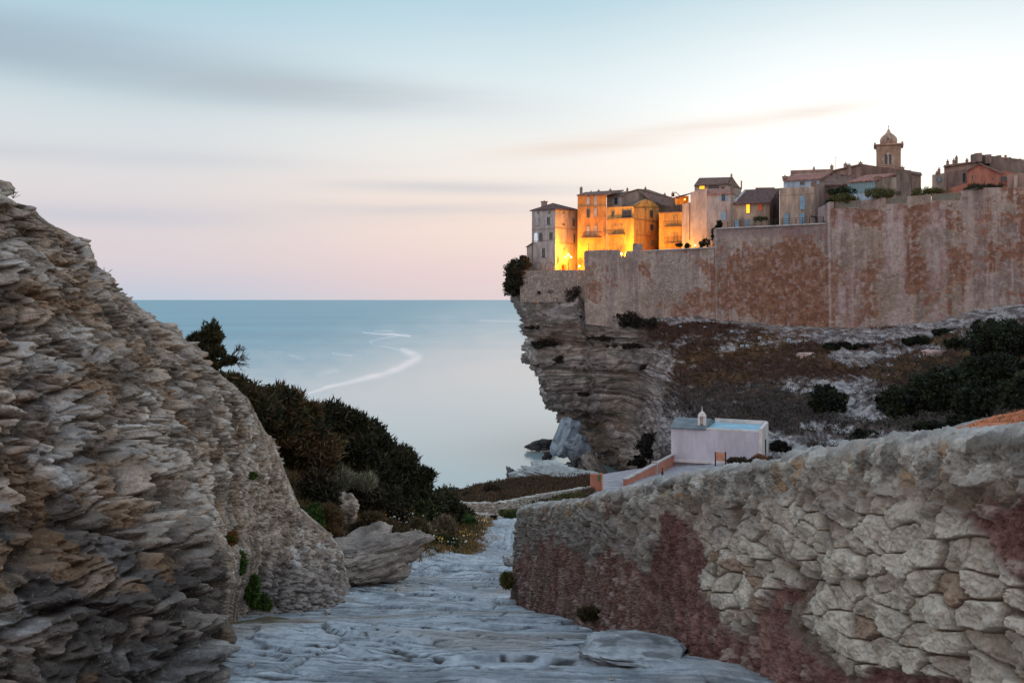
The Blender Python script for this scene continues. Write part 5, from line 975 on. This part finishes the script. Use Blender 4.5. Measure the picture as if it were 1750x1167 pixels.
boulder('smallest pointed dark rock in the sea, below the longer one', 934, 783, 312, 7, 8, 2.5, 615, (72, 72, 74), (0, 10, 0), .9, 'sea_rock', .25)
boulder('flat wave-washed rock barely showing above the calm sea', 775, 836, 262, 9, 2, 2, 617, (84, 88, 92), (0, 0, 0), .9, 'sea_rock', .2)
boulder('dark pointed rock standing on the headland edge above the shore', 880, 822, 106, 11, 24, 1.0, 619, (92, 92, 96), (0, -28, 0), 1.1, amp=.18)
boulder('wide flat-topped bedded limestone outcrop on the headland edge, beside the dark pointed rock', 955, 820, 104, 62, 17, 4.5, 621, (142, 144, 142), (0, 5, 8), .7, amp=.16, beds=.25, name='outcrop')
boulder('low rough limestone outcrop ending the left rock slope beside the path', 612, 956, 20.8, 54, 33, 1.5, 631, (132, 121, 112), (0, 4, -30), .5, 'outcrop', .11, n=200)
boulder('rounded weathered boulder half buried among bushes on the bank above the path', 587, 868, 26, 25, 24, .45, 623, (150, 134, 120), (0, 20, 10), .6, amp=.09)
boulder('squared loose stone lying at the path edge against the end of the red wall', 872, 957, 25, 12, 8, .25, 625, (160, 158, 154), (0, 0, 8), .5, n=50)
boulder('low flat rock ledge rising from the path beside the foot of the red plastered wall', 1085, 1112, 7.7, 84, 12, .6, 627, (160, 164, 166), (-8, 3, -12), .42, 'rock_ledge', .06)
boulder('bright broken stones lying in the grass beside the path', 738, 957, 30, 16, 6, .3, 629, (176, 172, 166), (0, 4, 0), .7, n=50)
for i, (px, py, lb) in enumerate(((1378, 607, 'pinkish ruined wall stub on the slope under the middle of the rampart'), (1606, 604, 'longer pinkish ruined wall stub on the slope below the right part of the rampart'))):
    boulder(lb, px, py+1, cliffD(px, py)-1.2, (15, 27)[i], (5.5, 6.5)[i], 1.0, 640+i, (176, 154, 146), (0, 0, 0), .35, 'ruined_wall', .08, cat='ruin')
for i, (px, py, D, rx, ry, lb) in enumerate(((958, 800, 284, 9, 5, 'low dark rock awash left of the block at the cliff foot'), (940, 806, 276, 6, 3, 'tiny dark rock awash, farthest left of the cliff-foot blocks'), (1040, 822, 268, 15, 10, 'rounded grey block at the very bottom of the cliff, behind the gate pillar'), (985, 786, 286, 7, 9, 'narrow dark stone wedged between the leaning slabs'))):
    boulder(lb, px, py, D, rx, ry, 3, 660+i, (78, 76, 76), (0, 12*i, 0), .7, 'boulder', .15)
# ================================================================== FOLIAGE
m_leaf, g, b = new_mat('foliage'); b.inputs['Roughness'].default_value = .75
vc = g.node('ShaderNodeVertexColor', layer_name='Col').outputs[0]; g.l.new(vc, b.inputs['Base Color'])
m_wood = plain('branch_wood', C(84, 68, 58), C(60, 48, 42), 4, bump=.01)
rng = np.random.default_rng(7)
def leaves(name, cl, L_, W_, cols, per, up=.35, out=1.0, rnd=.6, shell=.5, parent=None, off=(0, 0, 0), var=.25):
    """cl: (n,6) clump centres and radii; per leaves per clump; cols: list of rgb"""
    cl = np.asarray(cl, float); n = len(cl); k = n*per; c = np.repeat(cl, per, 0)
    d_ = rng.normal(size=(k, 3)); d_ /= np.linalg.norm(d_, axis=1, keepdims=True); r = shell+(1-shell)*rng.random((k, 1)); r = np.where(rng.random((k, 1)) < .22, rng.random((k, 1)), r)
    r = r*(1+.22*vn(d_[:, :1]*2.3+c[:, :1], d_[:, 1:2]*2.3+c[:, 1:2], d_[:, 2:]*2.3+c[:, 2:3], 3))
    p = c[:, :3]+d_*c[:, 3:6]*r
    dr = d_*out+np.array([0, 0, up])+rng.normal(size=(k, 3))*rnd; dr /= np.linalg.norm(dr, axis=1, keepdims=True)
    sd = np.cross(dr, rng.normal(size=(k, 3))); sd /= np.linalg.norm(sd, axis=1, keepdims=True)
    Ls = L_*(.6+.8*rng.random((k, 1))); Ws = W_*(.7+.6*rng.random((k, 1)))
    V = np.stack([p-dr*Ls*.5, p+sd*Ws*.5, p+dr*Ls*.5, p-sd*Ws*.5], 1).reshape(-1, 3)
    cc = np.array([cv(*q) for q in cols]); ci = np.repeat(rng.integers(0, len(cols), n), per); ci = np.where(rng.random(k) < .3, rng.integers(0, len(cols), k), ci)
    col = cc[ci]*(1-var+2*var*rng.random((k, 1))); col = np.repeat(col, 4, 0)
    return raw_mesh(name, V, np.arange(4*k).reshape(-1, 4), m_leaf, col, False, parent, off)
def clumps(px, py, D, rx, ry, n, rc, dep=None, low=0.0):
    """n clumps filling an ellipse (photo pixels) at distance D; rc clump radius in metres"""
    c = pt(px, py, D); a, b_ = rx*D/F, ry*D/F; dep = dep or (a+b_)/2; d_ = rng.normal(size=(n, 3)); d_ /= np.linalg.norm(d_, axis=1, keepdims=True); r = rng.random((n, 1))**.42*(.82+.42*rng.random((n, 1)))
    q = d_*r*np.array([max(a-rc*.7, .05*a), dep, max(b_-rc*.7, .05*b_)]); q[:, 2] = np.where(q[:, 2] < 0, q[:, 2]*(1+low), q[:, 2]); s_ = rc*(.45+.95*rng.random((n, 1)))
    return np.concatenate([q+np.array(c), s_, s_, s_*.8], 1)
def bush(label, lst, L_, W_, cols, per, stem=True, name='shrub', cat='shrub', group=None, **kw):
    """lst: ellipses (px, py, D, rx, ry, n, rc)"""
    cl = np.concatenate([clumps(*e) for e in lst]); e0 = lst[0]; base = pt(e0[0], e0[1]+e0[4], e0[2]); t_ = thing(name, base, label, cat, group)
    leaves('foliage', cl, L_, W_, cols, per, parent=t_, off=base, **kw)
    if stem:
        mb = MB(); r0 = e0[6]*.16; top = Vector(pt(*e0[:3])); mb.bar((base.x, base.y, base.z-r0*4), top, r0*1.2, 6, r0*.6)
        for i in rng.choice(len(cl), min(9, len(cl)), replace=False): mb.bar(base.lerp(top, float(rng.random()*.7)), cl[i, :3], r0*.6, 5, r0*.2)
        mb.build('stem', m_wood, t_)
    return t_
JUN = [(58, 56, 32), (76, 66, 36), (84, 66, 40), (44, 46, 28), (96, 72, 46)]; DRK = [(42, 44, 28), (58, 56, 34), (34, 38, 24), (72, 62, 38)]; BRN = [(84, 66, 46), (70, 60, 40), (98, 80, 58), (58, 56, 34)]
GRN = [(66, 88, 34), (84, 104, 40), (50, 70, 30)]; RED = [(72, 48, 38), (60, 44, 34), (84, 58, 40), (54, 48, 32)]; GRY = [(92, 90, 82), (74, 74, 64), (60, 58, 52)]; OLV = [(84, 84, 44), (66, 70, 38), (98, 92, 52)]
gj = 'junipers on the bank left of the path'
bush('dark spreading juniper just behind the rocky skyline, topmost of the bank', [(442, 700, 25, 72, 62, 70, .38), (400, 665, 24, 34, 34, 26, .3), (480, 720, 25.5, 50, 50, 40, .35)], .22, .05, JUN, 330, group=gj, up=.5)
bush('juniper with pale upright shoots, second down the bank', [(510, 745, 27, 50, 72, 60, .38), (545, 790, 27.5, 45, 50, 40, .35)], .22, .05, JUN+[(96, 78, 50)], 330, group=gj, up=.6)
bush('tallest round-topped juniper standing against the sea, centre of the bank', [(600, 760, 31, 58, 76, 80, .42), (640, 765, 31.5, 38, 52, 40, .38), (565, 715, 30.5, 26, 30, 22, .32)], .25, .055, DRK, 330, group=gj, up=.5)
bush('dark juniper with a pointed shoulder jutting out over the sea, right of the tallest one', [(672, 815, 34, 46, 62, 60, .42), (690, 790, 34.5, 24, 26, 20, .35), (716, 822, 35, 22, 26, 18, .32)], .25, .055, DRK, 330, group=gj, up=.5)
bush('low juniper sloping down to the right where the bank meets the headland', [(752, 868, 42, 42, 36, 44, .45), (715, 862, 40, 36, 36, 34, .45), (785, 882, 46, 26, 22, 20, .4)], .27, .06, DRK+[(60, 70, 36)], 300, group=gj, up=.4)
bush('shaded tangle of undergrowth below the tallest juniper', [(610, 848, 29.5, 70, 40, 60, .36), (545, 845, 25.5, 36, 44, 30, .3), (660, 880, 32, 50, 32, 36, .36)], .2, .05, [(52, 46, 32), (62, 52, 36), (44, 44, 30)], 300, group='undergrowth', up=.4)
bush('grey green wispy shrub in the middle of the juniper bank', [(585, 818, 27.5, 34, 24, 22, .22), (618, 822, 27.8, 26, 16, 14, .2)], .2, .03, [(128, 124, 100), (104, 104, 82), (146, 136, 112)], 200, up=1.2, stem=False)
bush('bright green cushion shrub at the edge of the rock slope beside the half buried boulder', [(542, 882, 22.6, 24, 24, 26, .16)], .1, .03, GRN, 260, up=.5)
bush('brown dry grassy bush hanging beside the half buried boulder', [(566, 888, 22.8, 18, 36, 26, .15), (575, 925, 22.6, 14, 26, 16, .12)], .2, .02, [(112, 86, 58), (90, 72, 46), (70, 64, 38)], 240, up=.9, stem=False)
bush('brown cushion bush right of the half buried boulder', [(636, 895, 27, 34, 20, 28, .2)], .14, .03, [(96, 74, 52), (80, 70, 44), (70, 62, 42)], 260, up=.5)
bush('brown scrubby bush sprawling over the top of the low limestone outcrop', [(668, 905, 25.5, 32, 20, 30, .2), (640, 912, 24.5, 22, 12, 14, .15)], .15, .03, BRN, 240)
bush('olive brown bush spilling down the bank to the path edge, left of the flowers', [(712, 915, 31, 34, 28, 36, .26)], .18, .04, OLV+BRN, 240)
bush('dry olive bush at the path edge near the turning, right end of the bank', [(812, 905, 44, 14, 16, 18, .26)], .2, .04, OLV+BRN[:2], 220)
bush('pale dry feathery bush at the right end of the bank', [(762, 900, 37, 28, 22, 26, .28), (740, 912, 36, 20, 16, 14, .24)], .24, .03, [(140, 122, 98), (112, 98, 76), (92, 80, 58)], 240, up=.9, stem=False)
bush('fresh green low bush at the right end of the bank, above the path edge', [(795, 892, 44, 22, 16, 24, .3)], .18, .05, GRN, 240)
bush('dark green bush below the pale feathery one, near the path edge', [(758, 930, 33, 26, 16, 26, .25)], .16, .04, [(46, 60, 30), (56, 66, 34)], 240)
# tree on the skyline
tb_ = pt(352, 660, 20.5); tr = thing('windswept_tree', tb_, 'small windswept dark tree with bare twigs, on the skyline of the rock slope', 'tree')
mb = MB(); q0 = pt(362, 600, 20.5); mb.bar(tb_, q0, .09, 7, .06); mb.bar(q0, pt(345, 578, 20.5), .05, 6, .02); mb.bar(q0, pt(366, 570, 20.5), .05, 6, .02); mb.bar(pt(356, 640, 20.5), pt(388, 618, 20.6), .05, 6, .03); mb.build('trunk', m_wood, tr)
leaves('crown', np.concatenate([clumps(338, 582, 20.5, 17, 20, 20, .15), clumps(362, 572, 20.5, 20, 20, 26, .15), clumps(350, 600, 20.4, 22, 22, 22, .15), clumps(360, 628, 20.5, 20, 26, 22, .16), clumps(390, 616, 20.6, 14, 8, 8, .1), clumps(372, 602, 20.5, 14, 14, 10, .12)]), 0.13, .032, DRK+JUN[:2], 130, parent=tr, off=tb_, up=.5)
mb = MB(); pr = random.Random(4)
def twig(p, d_, L_, r, dep):
    q = p+d_*L_; mb.bar(p, q, r, 4, r*.7)
    if dep:
        for _ in range(3 if dep > 1 else 2): twig(q if pr.random() > .3 else p.lerp(q, .7), (d_+Vector((pr.uniform(-.6, .7), pr.uniform(-.4, .4), pr.uniform(-.5, .8)))).normalized(), L_*pr.uniform(.6, .8), r*.65, dep-1)
for dd in ((.9, 0, .35), (.8, .1, .8), (.9, 0, 0), (.7, 0, .1)): twig(pt(386, 618, 20.6), Vector(dd).normalized(), .17, .018, 4)
mb.build('bare_twigs', m_wood, tr)
# small plants on rock
bush('bright green plant trailing down the corner where the two rock faces meet', [(428, 1005, 14.2, 13, 24, 26, .09), (440, 1026, 14.9, 17, 12, 18, .09), (408, 962, 11.6, 7, 24, 14, .06), (452, 1034, 15, 10, 6, 8, .07)], .09, .03, GRN+[(70, 92, 30)], 200, stem=False, name='plant', cat='plant', up=.3)
bush('little reddish green weed in the crack above the bright green plant', [(395, 920, 10.4, 7, 16, 10, .05)], .07, .02, [(120, 84, 40), (90, 96, 36), (130, 70, 40)], 160, stem=False, name='plant', cat='plant')
bush('small green clump growing in the foot of the low rock outcrop by the path', [(667, 963, 26, 9, 13, 14, .1)], .1, .03, GRN, 180, stem=False, name='plant', cat='plant')
bush('dry green tussock at the left foot of the red plastered wall', [(867, 992, 17.1, 9, 15, 16, .08)], .14, .016, [(98, 92, 48), (80, 84, 40), (116, 100, 60)], 170, stem=False, name='plant', cat='plant', up=1.2)
bush('low weeds at the foot of the red plastered wall where the path is widest', [(1008, 1050, 10.9, 24, 9, 20, .06)], .09, .02, [(84, 70, 48), (66, 64, 36)], 170, stem=False, name='plant', cat='plant', up=.9)
bush('tiny green tuft high on the smooth part of the rock slope', [(433, 812, 14.6, 5, 7, 5, .05)], .06, .02, GRN, 120, stem=False, name='plant', cat='plant')
bush('green bush at the turning of the far path, under the dry stone wall', [(872, 878, 61, 22, 7, 18, .25)], .2, .06, OLV+GRN[2:], 180, stem=False)
bush('long strip of green weeds at the foot of the dry stone wall', [(990, 849, 76, 34, 5, 24, .3), (950, 857, 72, 22, 4, 12, .25)], .22, .06, OLV, 160, stem=False)
for px, py, lb in ((22, 335, 'few dry stalks on the highest ledge of the rock slope'), (180, 466, 'single dry sprig low on the skyline of the rock slope')):
    D = 10.5 if px < 100 else 12; base = pt(px, py+4, D); t_ = thing('dry_sprig', base, lb, 'plant'); mb = MB()
    for k in range(7): mb.bar(base, base+Vector((pr.uniform(-.06, .1), 0, pr.uniform(.03, .10))), .003, 3)
    mb.build('stalk', m_wood, t_)
# far shrubs: (label, ellipses, colours)
def far(label, lst, cols=DRK, L_=.7, W_=.3, per=46, group=None, stem=False, cat='shrub', name='shrub'): return bush(label, lst, L_, W_, cols, per, stem=stem, group=group, cat=cat, name=name)
far('big dark tree-like bush hanging over the very tip of the cliff', [(884, 462, 300, 23, 25, 60, 1.4), (874, 490, 300, 16, 20, 36, 1.2), (893, 444, 299, 10, 9, 12, .9), (900, 452, 297, 12, 9, 12, .9), (890, 480, 298.5, 14, 16, 20, 1.1)], [(56, 48, 30), (40, 44, 28), (48, 40, 28)], .8, .35, 120)
gc = 'bushes clinging to the cliff'
def cd(px, py, o=1.0): return cliffD(px, py)-o
for lb, px, py, rx, ry in (('dark bush on the cliff ledge against the lower left end of the rampart', 982, 505, 20, 17), ('dark bush hanging on the left rim of the cliff under the retaining wall', 935, 499, 26, 6), ('widest dark bush directly below the rubble patch of the rampart', 1078, 548, 32, 17), ('rounded dark bush just right of the widest one, under the rampart', 1112, 552, 18, 11),
                           ('dark bush in the left hollow of the cliff, halfway out to the tip', 930, 588, 27, 10), ('small dark bush on the third ledge of the cliff', 908, 560, 18, 4), ('flat dark bush on the upper ledge in the centre of the cliff', 1030, 578, 26, 6), ('long dark bush under the centre ledge of the cliff', 1075, 592, 38, 6), ('small round bush low on the left side of the cliff', 958, 614, 12, 8),
                           ('tiny bush on the lower lip of the cliff face', 998, 674, 11, 5), ('small bush on the right brow of the cliff', 1102, 628, 13, 7)):
    far(lb, [(px, py, cd(px, py, 1.6), rx, ry, int(8+rx*ry/14), min(1.3, ry*.16*.8))], [(44, 36, 32), (34, 34, 26), (52, 40, 36)], group=gc, per=60)
gs = 'dark bushes on the slope below the rampart'
for lb, px, py, rx, ry in (('black green bush filling the hollow left of the chapel', 1118, 762, 30, 26), ('lower part of thicket against the left chapel wall, above the red parapet', 1095, 790, 22, 14), ('dense square dark bush standing alone in mid slope', 1416, 685, 31, 29), ('low dark bush at the right end wall of the chapel', 1334, 765, 18, 12), ('flat dark bush peeping above the red garden wall, left of the ochre bank', 1478, 744, 24, 10), ('round low bush left of the ochre bank', 1592, 730, 30, 11),
                           ('long low bush on the crest left of the ochre bank', 1655, 720, 34, 9), ('large dark thicket on the left of the grove, nearest the pale terraces', 1548, 690, 44, 34), ('broad leafy tree mass in the middle of the grove', 1615, 672, 58, 44), ('highest dark tree mass rising to the rampart foot at the right edge', 1722, 585, 62, 44), ('dark tree mass under the highest one at right edge', 1700, 640, 66, 40), ('lowest tree of the grove, above the ochre bank', 1690, 692, 60, 34), ('dark tree cropped by the right edge above ochre bank', 1762, 680, 44, 44),
                           ('brown dry bush just above the wall, right of the chapel', 1395, 778, 40, 8), ('small dark bush on the pale terrace below the rampart', 1672, 556, 12, 9), ('wide flat bush on the upper slope below the rampart', 1566, 583, 26, 9), ('long dark bush on the second terrace', 1440, 592, 40, 8), ('small bush on the second terrace, right of the long one', 1610, 568, 20, 6), ('dark bush on the brow of the slope above the grove', 1640, 588, 30, 10)):
    cols = [(64, 52, 38), (78, 60, 40)] if 'brown' in lb else ([(30, 36, 26), (42, 50, 32), (24, 28, 22), (50, 56, 34)] if px > 1360 else [(30, 28, 26), (38, 36, 28)])
    D = cd(px, py+ry*.5, 1.5); rc = max(.35, min(1.6, .3*min(rx, ry)*D/F)); far(lb, [(px, py, D, rx, ry, int(26+rx*ry/9), rc)], cols, L_=.32+D*.0016, W_=.15+D*.0008, group=gs, per=110)
gh = 'hedges along the top of the high rampart'
for lb, px, py, rx, ry, D in (('low olive hedge above the leftmost guard panel', 1445, 336, 25, 8, 237), ('largest rounded olive hedge mound, below the glazed veranda', 1508, 328, 36, 10, 232), ('olive hedge mound right of the largest one, left of the red lamp', 1585, 326, 34, 8, 226), ('long dark clipped hedge under the red gabled house', 1682, 319, 42, 7, 218)):
    far(lb, [(px, py+3, D, rx, ry+2, 46, .9)], OLV if px < 1650 else [(56, 58, 36), (44, 46, 30)], .5, .12, 90, gh, cat='hedge', name='hedge')
far('dark green ivy-like tree hiding the corner beside the stained house', [(1424, 352, 243, 14, 26, 40, 1.0), (1438, 327, 241, 26, 9, 30, .9), (1412, 372, 245, 8, 14, 14, .8)], [(44, 56, 36), (56, 66, 40), (36, 44, 30)], .5, .2, 90)
far('dark conical shrub on the corner of the curtain wall, left of the railing', [(1230, 383, 261.5, 6, 8, 16, .6), (1224, 389, 262, 4, 6, 8, .5)], [(26, 28, 24)], .4, .18, 70)
for lb, px, py, rx, ry in (('leftmost small shrub lit from behind at the foot of the blank grey house', 1160, 419, 7, 6), ('middle small shrub lit from behind, below the blank grey wall', 1174, 421, 5, 6), ('dark shrub below the blank grey house, right of the glowing lamps', 1205, 416, 13, 10), ('thin dark creeper climbing the step in the rampart', 1219, 402, 2.5, 14)):
    far(lb, [(px, py, wD(px)+2, rx, ry, 22, .5)], [(48, 48, 28), (36, 40, 26)], .4, .18, 60, 'shrubs behind the lower rampart')
far('green shrub behind the railing before the low stone house', [(1300, 374, 264, 14, 5, 16, .6)], [(64, 70, 40), (50, 54, 34)], .4, .18, 60)
# floodlights and thin cable on the slope
for px, py in ((1163, 560), (1205, 561), (1250, 568), (1298, 579), (1348, 582), (1268, 593), (1277, 593), (1412, 570), (1485, 606), (1509, 577), (1625, 571)):
    D = cd(px, py, 1.6); p = pt(px, py, D); t_ = thing('floodlight', (p.x, p.y, p.z-.5), 'small pale floodlight on a short stake among the scrub below the rampart', 'floodlight', 'floodlights on the slope')
    mb = MB(); mb.bar((p.x, p.y, p.z-.8), (p.x, p.y, p.z), .06, 5); mb.build('stake', M['iron'], t_); mb = MB(); mb.box((p.x, p.y-.1, p.z+.2), [(1, 0, 0), (0, .8, .6), (0, -.6, .8)], (.38, .15, .26)); mb.build('head', M['white'], t_)
# ================================================================== STUFF: scrub, grass
def tufts(name, P_, size, L_, W_, cols, per, up=1.0, **kw):
    n = len(P_); s_ = size*(.5+rng.random((n, 1))); return leaves(name, np.concatenate([P_, s_, s_, s_*.7], 1), L_, W_, cols, per, up=up, shell=.2, **kw)
CP, cpx, cpy = CLIFF['P'], CLIFF['px'], CLIFF['py']; cp_, cf_ = CLIFF['pale'], CLIFF['face']
wgt = np.clip(1-cp_*1.35, 0, 1)*(cf_ < .35)*(cpy < 800)*(cpx > 1100)*(cpx < 1800)*sst(2, 6, cpy-wbot(cpx))
jj, ii = np.where(rng.random(wgt.shape) < wgt*.05); Pp = CP[jj, ii]; bx, by = cpx[jj, ii], cpy[jj, ii]; print('scrub', len(Pp))
zone = (by+12*vn(bx*.05, by*.05, 0, 9) > 655)
sc = [(Pp[~zone & (bx < 1480)], RED), (Pp[zone], [(74, 70, 66), (60, 56, 54), (84, 78, 74), (56, 54, 40)]), (Pp[~zone & (bx >= 1480)], [(56, 48, 38), (46, 46, 32), (72, 60, 46)])]
for q, cols in sc: tufts('scrub', q+np.array([0, -.25, .15]), .85, .55, .14, cols, 11, up=.7)['kind'] = 'stuff'
rg2 = np.random.default_rng(3)
def scatter(n, x0, x1, y0, y1, test):
    x_ = rg2.uniform(x0, x1, n); y_ = rg2.uniform(y0, y1, n); z_ = hland(x_, y_); px = x_/y_*F+CX; py = HY-z_/y_*F; k = test(x_, y_, px, py, z_); return np.stack([x_[k], y_[k], z_[k]+ZC], 1)
nb = lambda x_, y_: vn(x_*.5, y_*.5, 0, 5)
q = scatter(30000, -14, 0, 21, 58, lambda x_, y_, px, py, z_: (x_ < lx(y_)-.05) & (x_ > np.interp(y_, coD, coX)))
tufts('grass', q[::4], .28, .34, .018, [(150, 124, 84), (120, 100, 62), (92, 84, 46), (140, 100, 62), (78, 78, 42)], 26, up=1.5, rnd=.45)['kind'] = 'stuff'
tufts('wild_herbs', q[1::5], .22, .16, .06, [(62, 66, 36), (84, 76, 52), (52, 52, 32), (96, 80, 60)], 22)['kind'] = 'stuff'
fl = q[(vn(q[:, 0]*.6, q[:, 1]*.4, 0, 77) > .15)][::13]; leaves('wild_flowers', np.concatenate([fl+np.array([0, 0, .4]), np.full((len(fl), 3), .22)], 1), .06, .06, [(226, 222, 214), (220, 214, 206), (230, 170, 60)], 3, shell=.1)['kind'] = 'stuff'
q = scatter(1500, -3.5, 1.2, 20, 58, lambda x_, y_, px, py, z_: (np.abs(x_-lx(y_)+.15) < .28)); tufts('verge_grass', q, .2, .3, .016, [(156, 112, 66), (138, 96, 54), (110, 92, 50), (164, 132, 90)], 26, up=1.6, rnd=.4)['kind'] = 'stuff'
q = scatter(9000, -8, 16, 71, 104, lambda x_, y_, px, py, z_: (x_ > np.interp(y_, coD, coX)+.2) & (px < 1012)); tufts('headland_scrub', q+np.array([0, 0, .1]), .42, .36, .07, [(72, 58, 44), (56, 50, 36), (88, 72, 52), (50, 48, 34), (96, 64, 42)], 24)['kind'] = 'stuff'
q = scatter(9000, -2, 40, 60, 118, lambda x_, y_, px, py, z_: (px > 1340) & (px < 1800) & (y_ > 75) | (px > 1305) & (px < 1345) & (y_ > 105)); tufts('slope_grass', q[::2], .4, .4, .05, [(110, 84, 60), (84, 66, 44), (130, 104, 80), (60, 56, 38)], 16, up=1.2)['kind'] = 'stuff'
q = scatter(9000, 1.5, 45, 3, 72, lambda x_, y_, px, py, z_: (x_ > k0-kx*y_+1.0) & (px < 1900) & (vn(x_*.4, y_*.4, 0, 8) > -.3)); tufts('dry_grass', q[::2], .3, .28, .03, [(128, 110, 74), (104, 96, 58), (150, 124, 84), (84, 84, 50)], 14, up=1.4)['kind'] = 'stuff'
q = scatter(14000, 15, 60, 30, 78, lambda x_, y_, px, py, z_: (px > 1560) & (px < 1800)); tufts('ochre_grass', q[::2], .25, .3, .02, [(196, 124, 84), (180, 108, 74), (206, 142, 104)], 16, up=1.4)['kind'] = 'stuff'
for lb, px, py, rx, ry, D in (('spiky dark shrub on the headland, left of the pointed rock', 838, 838, 18, 13, 86), ('bushy low shrub at the left tip of the headland', 800, 850, 18, 8, 82), ('brown bush below the flat limestone outcrop', 930, 836, 40, 8, 92), ('dark bush before the sign board, behind the red wall', 1262, 788, 26, 7, 100), ('reddish dry bush by the right foot of the chapel front', 1300, 783, 16, 6, 108)):
    far(lb, [(px, py, D, rx, ry, 34, .35)], [(70, 56, 42), (52, 48, 34), (44, 42, 32)] if 'redd' not in lb else [(140, 90, 60), (110, 76, 52)], .34, .09, 90, 'low shrubs round the chapel and headland')
# loose stones on the path
for i, (px, py, D, r_) in enumerate(((430, 1135, 6.75, 7), (1045, 1160, 6.3, 6), (700, 1152, 6.5, 4), (560, 1046, 12.5, 6), (812, 1002, 18, 5), (640, 1068, 10.8, 5))):
    boulder(('small pale loose stone at the bottom left of the path, near the rock corner', 'loose stone at the bottom edge of the path, left of the low rock ledge', 'tiny pebble near the bottom middle of the path', 'loose stone against the foot of the smooth rock face', 'pebble lying on the far smooth part of the path', 'pebble in the middle of the path')[i], px, py, D, r_, r_*.7, r_*D/F, 700+i, (168, 168, 166), (0, 0, 20*i), .8, 'loose_stone', .15, 'loose stones on the path', 24, 'stone')
